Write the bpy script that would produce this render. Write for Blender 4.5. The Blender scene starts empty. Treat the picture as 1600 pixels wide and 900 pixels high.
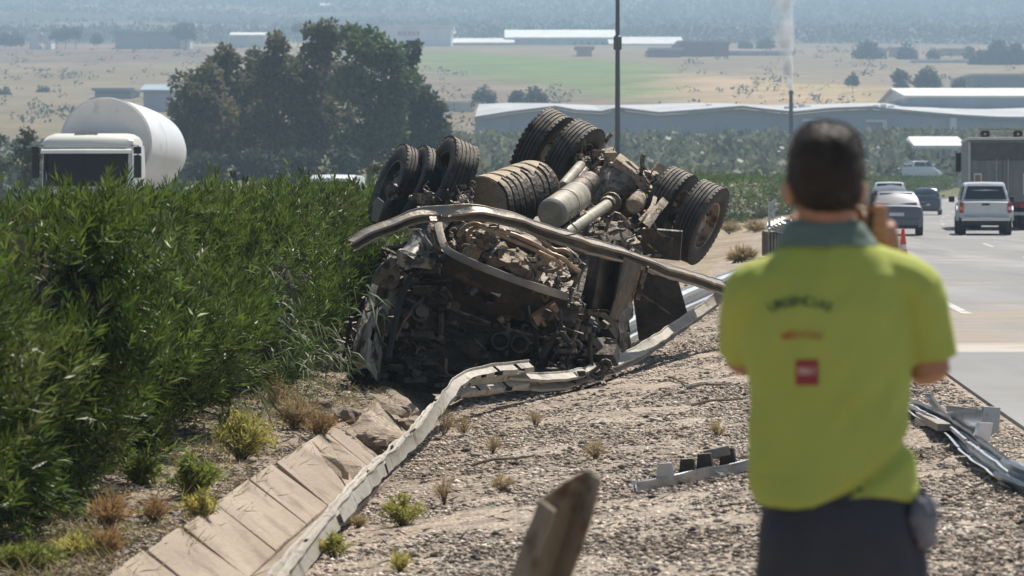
import bpy, bmesh, math, random
import numpy as np
from mathutils import Vector, Matrix, noise as mn
from mathutils.bvhtree import BVHTree
random.seed(7); RNG = np.random.default_rng(7)
S = bpy.context.scene; COL = S.collection; R = math.radians

# ---------------------------------------------------------------- camera
CAMZ = 1.6
cam_d = bpy.data.cameras.new('camera'); cam = bpy.data.objects.new('camera', cam_d); COL.objects.link(cam)
cam.location = (0, 0, CAMZ); cam.rotation_euler = (R(90), 0, 0)
cam_d.lens = 112.5; cam_d.sensor_width = 36; cam_d.shift_y = -0.09375
cam_d.clip_start = 0.3; cam_d.clip_end = 20000
cam_d.dof.use_dof = True; cam_d.dof.focus_distance = 31; cam_d.dof.aperture_fstop = 5.6
S.camera = cam
# ---------------------------------------------------------------- sky, sun, exposure
SUN_EL, SUN_AZ = 57, 28           # degrees; azimuth measured from +Y towards +X
w = bpy.data.worlds.new('World'); S.world = w; w.use_nodes = True
nt = w.node_tree; bg = nt.nodes['Background']
sk = nt.nodes.new('ShaderNodeTexSky'); sk.sky_type = 'NISHITA'; sk.sun_disc = False
sk.sun_elevation = R(SUN_EL); sk.sun_rotation = R(SUN_AZ); sk.air_density = 1.2; sk.dust_density = 1.5
nt.links.new(sk.outputs[0], bg.inputs[0]); bg.inputs[1].default_value = 0.05
sl = bpy.data.lights.new('sun', 'SUN'); so = bpy.data.objects.new('sun', sl); COL.objects.link(so)
sl.energy = 5.0; sl.angle = R(0.55); sl.color = (1.0, 0.94, 0.85)
sd = Vector((math.sin(R(SUN_AZ))*math.cos(R(SUN_EL)), math.cos(R(SUN_AZ))*math.cos(R(SUN_EL)), math.sin(R(SUN_EL))))
so.rotation_euler = (-sd).to_track_quat('-Z', 'Y').to_euler(); so.location = (0, 0, 50)
S.view_settings.view_transform = 'Standard'; S.view_settings.look = 'None'; S.view_settings.exposure = 0.55
S.view_settings.gamma = 1
S.cycles.max_bounces = 6; S.cycles.volume_bounces = 1; S.cycles.transparent_max_bounces = 8
S.cycles.volume_step_rate = 2.0

# ---------------------------------------------------------------- helpers
def W(px, py, d):      # a spot seen at that place of the photo, d metres away
    return Vector(((px-800)/5000*d, d, CAMZ-(py-300)/5000*d))
def edge(d):           # x of the carriageway's left edge
    if d <= 300: return 3.5+.04*(d-22)+.0003*(d*d-484)
    return 3.5+.04*278+.0003*(90000-484)+.22*(d-300)
def edir(d): return .04+.0006*min(d, 300)
def sm(a, b, x):
    t = np.clip((x-a)/(b-a), 0, 1); return t*t*(3-2*t)
BD = [-400, 60, 107, 200, 250, 300, 350, 400, 450, 500, 650, 800, 1100, 1400, 1600, 2000, 2600, 3400, 3900, 4600, 5500]
BZ = [0, 0, .15, .22, .6, 1.1, 1.7, 3.0, 6.8, 8.3, 14.6, 23.2, 42, 62.6, 75, 97.6, 139, 214, 262, 280, 200]
UU = [-3000, -60, -29, -27, -16.5, -13, -9.5, -6.6, -6.1, -5.12, -4.74, -4.45, -3.4, -2.2, -1.2, -.35, 0, .02, 11.5, 11.6, 14, 3000]
UZ = [-.4, -.4, -.35, -.08, -.08, -.3, -.2, -.22, -.27, -.30, -.58, -.44, -.32, -.19, -.10, -.035, -.025, -.06, -.06, -.03, -.3, -.3]
def base(d): return np.interp(d, BD, BZ)
def gz(x, y):
    u = x-edge(y)
    return float(base(y)+np.interp(u, UU, UZ))
def Gd(px, py, dz=0.0):   # the ground spot seen there
    d = 12.0
    for i in range(4000):
        p = W(px, py, d)
        if p.z <= gz(p.x, p.y)+dz: break
        d *= 1.002
    return d
def G(px, py, dz=0.0):
    d = Gd(px, py, dz); p = W(px, py, d); return Vector((p.x, p.y, gz(p.x, p.y)+dz))

def tagit(o, label=None, cat=None, group=None, kind=None):
    if label: o['label'] = label
    if cat: o['category'] = cat
    if group: o['group'] = group
    if kind: o['kind'] = kind
    return o
def empty(name, loc, label, cat, rz=0, group=None):
    o = bpy.data.objects.new(name, None); COL.objects.link(o); o.location = loc; o.rotation_euler = (0, 0, rz)
    o.empty_display_size = .1
    return tagit(o, label, cat, group)
def link(name, me, m=None, parent=None, loc=None, wpos=False):
    o = bpy.data.objects.new(name, me); COL.objects.link(o)
    if m is not None and len(me.materials) == 0: me.materials.append(m)
    if parent is not None:
        o.parent = parent
        if wpos: o.matrix_parent_inverse = PM(parent).inverted()
    if loc is not None: o.location = loc
    return o
def PM(o):
    m = Matrix.LocRotScale(o.location, o.rotation_euler, o.scale)
    if o.parent: m = PM(o.parent) @ o.matrix_parent_inverse @ m
    return m
def setv(o, **k):
    for a, b in k.items(): o[a] = b
    return o
def copy_tree(o, parent=None):
    c = o.copy(); COL.objects.link(c)
    if parent is not None: c.parent = parent
    for ch in list(o.children): copy_tree(ch, c)
    return c
Z = Vector((0, 0, 1))
class MB:
    """collects polygons; build() links them as one mesh object"""
    def __init__(s): s.v = []; s.f = []; s.M = Matrix.Identity(4)
    def add(s, vs, fs):
        n = len(s.v); s.v += [s.M @ Vector(v) for v in vs]; s.f += [tuple(i+n for i in f) for f in fs]; return s
    def box(s, c, size, rot=None, taper=1.0):
        x, y, z = [q/2 for q in size]
        vs = [(-x,-y,-z),(x,-y,-z),(x,y,-z),(-x,y,-z),(-x*taper,-y*taper,z),(x*taper,-y*taper,z),(x*taper,y*taper,z),(-x*taper,y*taper,z)]
        vs = [Vector(v) for v in vs]
        if rot is not None: vs = [rot @ v for v in vs]
        c = Vector(c); vs = [v+c for v in vs]
        return s.add(vs, [(0,3,2,1),(4,5,6,7),(0,1,5,4),(1,2,6,5),(2,3,7,6),(3,0,4,7)])
    def bar(s, a, b, w_, h, up=Z):      # rectangular bar from a to b
        a, b = Vector(a), Vector(b); t = (b-a).normalized()
        sd_ = t.cross(up)
        if sd_.length < 1e-4: sd_ = t.cross(Vector((1, 0, 0)))
        sd_.normalize(); u = sd_.cross(t)
        vs = []
        for p in (a, b):
            for i, j in ((-1,-1),(1,-1),(1,1),(-1,1)): vs.append(p+sd_*i*w_/2+u*j*h/2)
        return s.add(vs, [(0,1,2,3),(7,6,5,4),(0,4,5,1),(1,5,6,2),(2,6,7,3),(3,7,4,0)])
    def tube(s, pts, r, seg=8, cap=True):
        pts = [Vector(p) for p in pts]; n = len(pts)
        rr = r if isinstance(r, (list, tuple)) else [r]*n
        t0 = (pts[1]-pts[0]).normalized(); ref = t0.orthogonal().normalized(); vs = []
        for i, p in enumerate(pts):
            t = (pts[min(i+1, n-1)]-pts[max(i-1, 0)]).normalized()
            ref = (ref-t*ref.dot(t)).normalized(); b = t.cross(ref)
            for k in range(seg):
                a = 2*math.pi*k/seg; vs.append(p+(ref*math.cos(a)+b*math.sin(a))*rr[i])
        fs = [(i*seg+k, i*seg+(k+1) % seg, (i+1)*seg+(k+1) % seg, (i+1)*seg+k) for i in range(n-1) for k in range(seg)]
        if cap: fs += [tuple(range(seg))[::-1], tuple((n-1)*seg+k for k in range(seg))]
        return s.add(vs, fs)
    def lathe(s, prof, c, ax, seg=32, close=False, wob=None):   # prof: (along axis, radius)
        ax = Vector(ax).normalized(); a = ax.orthogonal().normalized(); b = ax.cross(a); c = Vector(c); vs = []
        for (h, r) in prof:
            for k in range(seg):
                t = 2*math.pi*k/seg
                q = r*(1 if wob is None else wob(t, h, k)); vs.append(c+ax*h+(a*math.cos(t)+b*math.sin(t))*q)
        n = len(prof); m = n if close else n-1
        fs = [(i*seg+k, i*seg+(k+1) % seg, ((i+1) % n)*seg+(k+1) % seg, ((i+1) % n)*seg+k) for i in range(m) for k in range(seg)]
        return s.add(vs, fs)
    def loft(s, rings, closed=True, cap=True):
        n = len(rings[0]); vs = [Vector(p) for r_ in rings for p in r_]; fs = []
        for i in range(len(rings)-1):
            for k in range(n if closed else n-1):
                fs.append((i*n+k, i*n+(k+1) % n, (i+1)*n+(k+1) % n, (i+1)*n+k))
        if cap and closed: fs += [tuple(range(n))[::-1], tuple((len(rings)-1)*n+k for k in range(n))]
        return s.add(vs, fs)
    def poly(s, pts, thick, nrm):        # flat plate of polygon outline with thickness along nrm
        nrm = Vector(nrm).normalized()*thick; n = len(pts); pts = [Vector(p) for p in pts]
        vs = pts+[p+nrm for p in pts]
        fs = [tuple(range(n))[::-1], tuple(range(n, 2*n))]+[(k, (k+1) % n, n+(k+1) % n, n+k) for k in range(n)]
        return s.add(vs, fs)
    def mesh(s, name, smooth=False, bevel=0, fix=True):
        me = bpy.data.meshes.new(name); me.from_pydata([tuple(v) for v in s.v], [], s.f)
        if fix or bevel:
            bm = bmesh.new(); bm.from_mesh(me)
            bmesh.ops.recalc_face_normals(bm, faces=bm.faces)
            if bevel: bmesh.ops.bevel(bm, geom=[e for e in bm.edges if len(e.link_faces) == 2 and e.calc_face_angle(0) > .5], offset=bevel, segments=2, affect='EDGES', profile=.6, clamp_overlap=True)
            bm.to_mesh(me); bm.free()
        if smooth:
            me.shade_smooth()
            if smooth != 2: me.set_sharp_from_angle(angle=R(38))
        me.update(); return me
    def build(s, name, m, parent=None, smooth=False, bevel=0, wpos=False, loc=None):
        return link(name, s.mesh(name, smooth, bevel), m, parent, loc, wpos)
def disp(me, amp, sc, seed=0, amp2=0, sc2=1):
    for v in me.vertices:
        p = v.co*sc+Vector((seed*7.1, seed*3.3, 0)); q = Vector(mn.noise_vector(p))
        if amp2: q = q*amp+Vector(mn.noise_vector(v.co*sc2+Vector((9, seed, 2))))*amp2
        else: q = q*amp
        v.co += q
    me.update()
def catmull(P, n):
    P = [Vector(p) for p in P]; out = []
    for i in range(len(P)-1):
        p0, p1, p2, p3 = P[max(i-1, 0)], P[i], P[i+1], P[min(i+2, len(P)-1)]
        for k in range(n):
            t = k/n; out.append(.5*((2*p1)+(p2-p0)*t+(2*p0-5*p1+4*p2-p3)*t*t+(3*p1-p0-3*p2+p3)*t**3))
    out.append(P[-1]); return out
def np_mesh(name, V, F, m=None, rnd=None, smooth=False, cols=None):
    """V (n,3), F (k,q) arrays with q corners each"""
    me = bpy.data.meshes.new(name); q = F.shape[1]
    me.vertices.add(len(V)); me.vertices.foreach_set('co', np.ascontiguousarray(V, dtype=np.float32).ravel())
    me.loops.add(F.size); me.loops.foreach_set('vertex_index', F.astype(np.int32).ravel())
    me.polygons.add(len(F)); me.polygons.foreach_set('loop_start', np.arange(0, F.size, q, dtype=np.int32))
    me.update(calc_edges=True)
    if rnd is not None:
        a = me.attributes.new('rnd', 'FLOAT', 'FACE'); a.data.foreach_set('value', rnd.astype(np.float32))
    if cols is not None:
        a = me.attributes.new('Col', 'FLOAT_COLOR', 'POINT'); a.data.foreach_set('color', cols.astype(np.float32).ravel())
    if smooth: me.shade_smooth()
    if m: me.materials.append(m)
    return me
def unit(a): return a/np.maximum(np.linalg.norm(a, axis=1, keepdims=True), 1e-9)
def leaf_arrays(P, D, L, Wd, droop=0.0, rng=RNG):
    n = len(P); D = unit(D); r = rng.normal(size=(n, 3)); Sd = unit(np.cross(D, r)); N = np.cross(D, Sd)
    L = np.broadcast_to(np.asarray(L, float).reshape(-1, 1), (n, 1)); Wd = np.broadcast_to(np.asarray(Wd, float).reshape(-1, 1), (n, 1))
    mid = P+D*L*.45+N*L*.04
    V = np.stack([P, mid+Sd*Wd/2, P+D*L-np.array([0, 0, 1.])*droop*L, mid-Sd*Wd/2], 1).reshape(-1, 3)
    return V, np.arange(4*n).reshape(n, 4)

# ---------------------------------------------------------------- materials
def _n(nt, t, **k):
    nd = nt.nodes.new(t)
    for a, b in k.items():
        try: setattr(nd, a, b)
        except Exception: pass
    return nd
def mat(name, c1, rough=.6, metal=0, c2=None, sc=3, c3=None, sc3=12, th3=(.5, .62), bump=0, bsc=30, spec=.5, dust=None, rnd=0, trans=0, stretch=None, coat=0, detail=5):
    m = bpy.data.materials.new(name); m.use_nodes = True; nt = m.node_tree; L = nt.links; b = nt.nodes['Principled BSDF']
    b.inputs['Roughness'].default_value = rough; b.inputs['Metallic'].default_value = metal
    b.inputs['Specular IOR Level'].default_value = spec; b.inputs['Coat Weight'].default_value = coat
    tc = _n(nt, 'ShaderNodeTexCoord'); vec = tc.outputs['Object']
    if stretch:
        mp = _n(nt, 'ShaderNodeMapping'); mp.inputs['Scale'].default_value = stretch; L.new(vec, mp.inputs[0]); vec = mp.outputs[0]
    def mix(a, bb, f):
        mx = _n(nt, 'ShaderNodeMix', data_type='RGBA')
        for s_, q in ((6, a), (7, bb)):
            if isinstance(q, tuple): mx.inputs[s_].default_value = (*q, 1)
            else: L.new(q, mx.inputs[s_])
        if isinstance(f, float): mx.inputs[0].default_value = f
        else: L.new(f, mx.inputs[0])
        return mx.outputs[2]
    def nz(scale, lo=.35, hi=.65):
        a = _n(nt, 'ShaderNodeTexNoise'); a.inputs['Scale'].default_value = scale; a.inputs['Detail'].default_value = detail
        L.new(vec, a.inputs['Vector'])
        r = _n(nt, 'ShaderNodeMapRange'); r.inputs[1].default_value = lo; r.inputs[2].default_value = hi; L.new(a.outputs[0], r.inputs[0]); return r.outputs[0]
    col = c1
    if c2: col = mix(c1, c2, nz(sc))
    if c3: col = mix(col, c3, nz(sc3, *th3))
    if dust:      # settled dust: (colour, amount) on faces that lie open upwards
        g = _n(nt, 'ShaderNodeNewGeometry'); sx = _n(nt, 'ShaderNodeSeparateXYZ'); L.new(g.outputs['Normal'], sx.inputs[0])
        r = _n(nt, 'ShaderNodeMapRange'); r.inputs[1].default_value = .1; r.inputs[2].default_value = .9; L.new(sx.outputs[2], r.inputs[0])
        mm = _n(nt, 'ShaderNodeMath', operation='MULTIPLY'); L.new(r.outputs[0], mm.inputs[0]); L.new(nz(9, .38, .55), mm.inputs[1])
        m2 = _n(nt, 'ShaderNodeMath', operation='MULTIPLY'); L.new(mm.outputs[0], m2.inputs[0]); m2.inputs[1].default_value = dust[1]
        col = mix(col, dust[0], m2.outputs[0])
    if rnd:
        at = _n(nt, 'ShaderNodeAttribute', attribute_name='rnd')
        hs = _n(nt, 'ShaderNodeHueSaturation'); r = _n(nt, 'ShaderNodeMapRange'); r.inputs[3].default_value = 1-rnd; r.inputs[4].default_value = 1+rnd
        L.new(at.outputs['Fac'], r.inputs[0]); L.new(r.outputs[0], hs.inputs['Value'])
        if isinstance(col, tuple): hs.inputs['Color'].default_value = (*col, 1)
        else: L.new(col, hs.inputs['Color'])
        col = hs.outputs[0]
    if isinstance(col, tuple): b.inputs['Base Color'].default_value = (*col, 1)
    else: L.new(col, b.inputs['Base Color'])
    if bump:
        a = _n(nt, 'ShaderNodeTexNoise'); a.inputs['Scale'].default_value = bsc; a.inputs['Detail'].default_value = 6; L.new(vec, a.inputs['Vector'])
        bp = _n(nt, 'ShaderNodeBump'); bp.inputs['Strength'].default_value = bump; bp.inputs['Distance'].default_value = 1/bsc
        L.new(a.outputs[0], bp.inputs['Height']); L.new(bp.outputs[0], b.inputs['Normal'])
    if trans:
        out = nt.nodes['Material Output']; t = _n(nt, 'ShaderNodeBsdfTranslucent'); ms = _n(nt, 'ShaderNodeMixShader'); ms.inputs[0].default_value = trans
        hs = _n(nt, 'ShaderNodeHueSaturation'); hs.inputs['Value'].default_value = 1.5; hs.inputs['Saturation'].default_value = 1.1
        if isinstance(col, tuple): hs.inputs['Color'].default_value = (*col, 1)
        else: L.new(col, hs.inputs['Color'])
        L.new(hs.outputs[0], t.inputs[0])
        L.new(b.outputs[0], ms.inputs[1]); L.new(t.outputs[0], ms.inputs[2]); L.new(ms.outputs[0], out.inputs[0])
    return m
M = {}
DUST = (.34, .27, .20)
def mats():
    M['galv'] = mat('galvanised_steel', (.46, .48, .50), .38, .7, (.36, .38, .40), 6, (.30, .25, .2), 9, (.6, .7), .1, 60)
    M['dirty_rail'] = mat('muddy_steel', (.31, .28, .235), .6, .2, (.40, .365, .31), 5, (.17, .14, .11), 5, (.56, .68), .25, 25, stretch=(1, 1, 1))
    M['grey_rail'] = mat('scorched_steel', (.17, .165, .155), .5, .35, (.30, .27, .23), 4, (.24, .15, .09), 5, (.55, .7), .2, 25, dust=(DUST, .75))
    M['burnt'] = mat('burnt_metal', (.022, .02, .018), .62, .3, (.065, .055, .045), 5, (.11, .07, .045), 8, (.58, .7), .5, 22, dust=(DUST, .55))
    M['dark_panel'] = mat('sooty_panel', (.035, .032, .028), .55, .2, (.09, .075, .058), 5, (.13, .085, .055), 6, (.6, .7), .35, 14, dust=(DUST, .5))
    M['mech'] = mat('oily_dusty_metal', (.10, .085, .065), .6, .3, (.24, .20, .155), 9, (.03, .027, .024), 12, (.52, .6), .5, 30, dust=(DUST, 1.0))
    M['paledust'] = mat('pale_dusted_casting', (.42, .34, .25), .85, 0, (.3, .24, .17), 14, (.12, .09, .07), 18, (.58, .64), .6, 35)
    M['cream'] = mat('scuffed_cream_paint', (.34, .315, .265), .55, 0, (.19, .17, .14), 3.0, (.04, .036, .032), 5, (.52, .60), .15, 12)
    M['copper'] = mat('dusty_copper_pipe', (.38, .27, .18), .5, .35, (.25, .18, .12), 12)
    M['shaft'] = mat('grey_green_shaft_paint', (.36, .35, .28), .55, .1, (.25, .24, .19), 8, bump=.1)
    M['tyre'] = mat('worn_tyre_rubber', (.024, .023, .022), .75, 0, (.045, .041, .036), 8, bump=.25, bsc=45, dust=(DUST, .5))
    M['rim'] = mat('rusty_rim_paint', (.17, .125, .09), .55, .3, (.32, .27, .21), 6, (.09, .05, .03), 9, bump=.2)
    M['tank'] = mat('mud_coated_tank', (.40, .32, .22), .75, .1, (.30, .235, .16), 5, (.16, .12, .09), 9, (.58, .7), .3, 18)
    M['black'] = mat('black_plastic', (.012, .012, .013), .5)
    M['glass'] = mat('dark_glass', (.02, .028, .035), .06, 0, spec=.8)
    M['glass_light'] = mat('tinted_glass', (.10, .16, .17), .05, 0, spec=.8)
    M['white_paint'] = mat('white_vehicle_paint', (.72, .73, .73), .3, 0, (.64, .65, .66), 2, coat=.4)
    M['cream_paint'] = mat('cream_vehicle_paint', (.76, .74, .66), .35, 0, coat=.3)
    M['grey_paint'] = mat('grey_metallic_paint', (.13, .14, .165), .45, .1, coat=.15)
    M['dark_paint'] = mat('dark_blue_grey_paint', (.06, .065, .085), .25, .3, coat=.7)
    M['redlamp'] = mat('red_lamp_lens', (.45, .03, .03), .2)
    M['orangelamp'] = mat('orange_lamp_lens', (.85, .28, .04), .25)
    M['chrome'] = mat('chrome', (.6, .6, .6), .2, 1)
    M['plate'] = mat('number_plate', (.7, .7, .68), .5)
    M['concrete'] = mat('sandy_concrete', (.38, .31, .24), .9, 0, (.29, .23, .175), 1.9, (.22, .175, .135), 4.5, (.52, .68), .5, 35, stretch=(1, .6, 1))
    M['rubble'] = mat('broken_concrete', (.34, .27, .2), .9, 0, (.2, .155, .115), 5, (.12, .09, .07), 8, (.55, .65), .6, 25)
    M['bark'] = mat('bark', (.12, .09, .065), .9, 0, (.07, .05, .04), 8, bump=.4, bsc=10)
    M['twig'] = mat('dry_twigs', (.20, .155, .11), .9, 0, (.09, .07, .05), 20)
    M['orange_cone'] = mat('cone_orange', (.75, .07, .03), .45)
    M['cone_white'] = mat('cone_white', (.75, .75, .75), .5)
mats()
# ---------------------------------------------------------------- ground
def ground():
    d = np.concatenate([np.arange(-300, 0, 20), np.arange(0, 12, 1), np.arange(12, 50, .2), np.arange(50, 160, 1.2), np.arange(160, 600, 6), np.arange(600, 5500, 28)])
    u = np.concatenate([-np.arange(6000, 1500, -400), -np.arange(1500, 60, -16), -np.arange(60, 12, -2), np.arange(-12, -6.4, .4), np.arange(-6.4, -5.3, .1), np.arange(-5.3, -4.2, .045), np.arange(-4.2, .06, .12), np.arange(.06, 12, 1.2), np.arange(12, 60, 3), np.arange(60, 700, 16), np.arange(700, 6000, 400)])
    E = np.array([edge(q) for q in d]); X = E[:, None]+u[None, :]; Y = np.repeat(d[:, None], len(u), 1)
    Zv = base(d)[:, None]+np.interp(u, UU, UZ)[None, :]
    # fine unevenness near, rolling relief far
    fz = np.zeros_like(Zv)
    rough = np.clip((-.1-u)/.6, 0, 1)*np.where((u < -5.16) | (u > -4.4), 1, .0)
    for (s, a) in ((1.3, .012), (3.5, .008), (9, .008)):
        pa, pb = RNG.uniform(0, 6, 2)
        fz += a*np.sin(X*s+1.7*np.sin(Y*s*.7+pa))*np.sin(Y*s*1.13+1.3*np.sin(X*s*.9+pb))
    Zv += fz*rough[None, :]*np.clip((200-d)/100, 0, 1)[:, None]
    far = np.clip((d-560)/500, 0, 1)[:, None]
    for (s, a) in ((.0023, 7), (.006, 3.5), (.014, 1.6)):
        pa, pb = RNG.uniform(0, 6, 2)
        Zv += far*a*(.12+2.3*np.clip((d-1750)/1500, 0, 1))[:, None]*np.sin(X*s+1.7*np.sin(Y*s*.7+pa))*np.sin(Y*s*1.13+1.3*np.sin(X*s*.9+pb))
    # ---- what grows or lies there
    n0, n1 = X.shape; C = np.zeros((n0, n1, 3)); px = 800+5000*X/np.maximum(Y, 1); py = 300-5000*(Zv-CAMZ)/np.maximum(Y, 1)
    def nz(s, seed):
        return .5+.25*(np.sin(X*s+2*np.sin(Y*s*.8+seed))+np.sin(Y*s*1.3+2*np.sin(X*s*.7+seed*2)))
    gravel = np.array((.36, .30, .24)); soil = np.array((.31, .24, .175)); dry = np.array((.33, .26, .14)); green = np.array((.10, .125, .04))
    def mixc(m, c):
        nonlocal C
        m = np.clip(m, 0, 1)[..., None]; C = C*(1-m)+np.array(c)*m
    C[:] = dry*.8
    uu = np.repeat(u[None, :], n0, 0)
    near = (Y < 260)
    mixc(near*(uu > -7)*1., gravel); mixc(near*(uu < -5.1)*(uu > -9)*.8*nz(1.9, 1), soil*.8)
    mixc(near*((uu < -3.6)*(uu > -4.5))*.45, soil); mixc(near*(Y > 60)*(uu < -2.5)*.6*nz(.4, 3), dry*.9)
    mixc((Y > 230)*1., (.13, .135, .055)); mixc((Y > 230)*(Y < 480)*.5*nz(.05, 2), (.2, .17, .10))
    tan = np.array((.205, .16, .095)); mixc((Y > 520)*1., tan); mixc((Y > 520)*(Y < 1500)*nz(.012, 5)*.5, (.27, .215, .15))
    mixc((Y > 520)*(Y < 1800)*(nz(.02, 9) > .78)*.5, (.18, .15, .11))
    # green field and stubble field on the hillside
    gtop = 76+(px-650)*.06; gbot = 106+(px-650)*.155
    fade = np.clip((px-630)/20, 0, 1)*np.clip((1080-px)/70, 0, 1)
    mixc((Y > 600)*fade*np.clip((py-gtop)/3, 0, 1)*np.clip((gbot-py)/4, 0, 1), (.145, .19, .05))
    mixc((Y > 600)*np.clip((px-1015)/60, 0, 1)*np.clip((1420-px)/60, 0, 1)*np.clip((py-gtop-12)/4, 0, 1), (.40, .285, .17))
    mixc((Y > 600)*np.clip((px-1180)/40, 0, 1)*np.clip((1440-px)/30, 0, 1)*np.clip(1-abs(py-122-(px-1180)*.15)/9, 0, 1)*.9, (.30, .265, .09))
    mixc((Y > 600)*np.clip(1-abs(py-gbot-5)/3.5, 0, 1)*(px > 640)*(px < 1010)*.7, (.13, .10, .075))
    mixc((Y > 600)*(px > 235)*(px < 470)*(py < 73)*(py > 60)*1., (.40, .33, .12))
    mixc((Y > 600)*(px > 130)*(px < 175)*(py < 80)*(py > 62)*.9, (.55, .36, .22))
    mixc((Y > 600)*(px < 340)*(py < 97)*(py > 66)*(.45+.5*nz(.03, 4)), (.15, .105, .085))
    mixc((Y > 600)*(px > 600)*np.clip((py-gbot-2)/4, 0, 1)*np.clip((168-py)/4, 0, 1)*(px < 1100)*(.35+.5*nz(.05, 7)), (.19, .14, .10))
    mixc((Y > 600)*(px < 640)*(py > 96)*.55*np.clip(np.sin(py*.55+px*.01)*1.5, 0, 1)*nz(.02, 6), (.18, .15, .09))
    mixc((Y > 600)*(px < 330)*np.clip(1-abs(py-172-px*.02)/3, 0, 1)*.7, (.14, .12, .09))
    mixc((Y > 600)*(px < 300)*np.clip(1-abs(py-97+px*.01)/1.6, 0, 1)*.8, (.12, .10, .08))
    mixc((Y > 1300)*(py < 100)*(py > 66)*(px > 1000)*.6*nz(.03, 2), (.20, .16, .13))
    # scrub mountain
    wood = np.clip((nz(.0045, 11)+.35*nz(.017, 4)-.72)*5, 0, 1)
    mt = np.clip((Y-1650)/150, 0, 1); mixc(mt, (.06, .07, .045)); mixc(mt*(nz(.012, 3) > .60)*.8, (.22, .19, .13)); mixc(mt*np.clip(1-abs(np.sin(X*.004+Y*.0022+1.2*np.sin(Y*.003)))*14, 0, 1)*.9, (.38, .33, .26)); mixc(mt*(nz(.035, 8) > .66)*.6, (.04, .055, .035))
    mixc(mt*np.clip((nz(.006, 8)-.55)*4, 0, 1)*.5, (.2, .17, .12)); mixc(mt*wood*.9, (.025, .035, .02))
    Cc = np.concatenate([C.reshape(-1, 3), np.ones((n0*n1, 1))], 1)
    i = np.arange(n0*n1).reshape(n0, n1); F = np.stack([i[:-1, :-1], i[:-1, 1:], i[1:, 1:], i[1:, :-1]], -1).reshape(-1, 4)
    m = bpy.data.materials.new('ground'); m.use_nodes = True; nt = m.node_tree; L = nt.links; b = nt.nodes['Principled BSDF']; b.inputs['Roughness'].default_value = .95; b.inputs['Specular IOR Level'].default_value = .15
    at = _n(nt, 'ShaderNodeAttribute', attribute_name='Col'); tc = _n(nt, 'ShaderNodeTexCoord')
    def fac(node, lo, hi, a, bb, out=0):
        r = _n(nt, 'ShaderNodeMapRange'); r.inputs[1].default_value = lo; r.inputs[2].default_value = hi; r.inputs[3].default_value = a; r.inputs[4].default_value = bb
        L.new(node.outputs[out], r.inputs[0]); return r.outputs[0]
    vo = _n(nt, 'ShaderNodeTexVoronoi'); vo.inputs['Scale'].default_value = 34; L.new(tc.outputs['Object'], vo.inputs['Vector'])
    sx = _n(nt, 'ShaderNodeSeparateColor'); L.new(vo.outputs['Color'], sx.inputs[0])
    n1_ = _n(nt, 'ShaderNodeTexNoise'); n1_.inputs['Scale'].default_value = 3; n1_.inputs['Detail'].default_value = 8; L.new(tc.outputs['Object'], n1_.inputs['Vector'])
    n2_ = _n(nt, 'ShaderNodeTexNoise'); n2_.inputs['Scale'].default_value = .05; n2_.inputs['Detail'].default_value = 10; n2_.inputs['Roughness'].default_value = .7; L.new(tc.outputs['Object'], n2_.inputs['Vector'])
    def mul(a, bb):
        q = _n(nt, 'ShaderNodeMath', operation='MULTIPLY'); L.new(a, q.inputs[0]); L.new(bb, q.inputs[1]); return q.outputs[0]
    v = mul(mul(fac(sx, 0, 1, .55, 1.35), fac(n1_, .3, .7, .7, 1.25)), fac(n2_, .3, .7, .65, 1.3))
    vm = _n(nt, 'ShaderNodeVectorMath', operation='SCALE'); L.new(at.outputs['Color'], vm.inputs[0]); L.new(v, vm.inputs['Scale']); L.new(vm.outputs[0], b.inputs['Base Color'])
    bp = _n(nt, 'ShaderNodeBump'); bp.inputs['Strength'].default_value = .9; bp.inputs['Distance'].default_value = .02; L.new(vo.outputs['Distance'], bp.inputs['Height']); bp.invert = True
    L.new(bp.outputs[0], b.inputs['Normal'])
    me = np_mesh('ground', np.stack([X, Y, Zv], -1).reshape(-1, 3), F, m, smooth=True, cols=Cc)
    setv(link('ground', me), kind='structure', label='gravel verge, ditch bank, dry fields and scrub covered mountain')
    return
ground()

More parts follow.
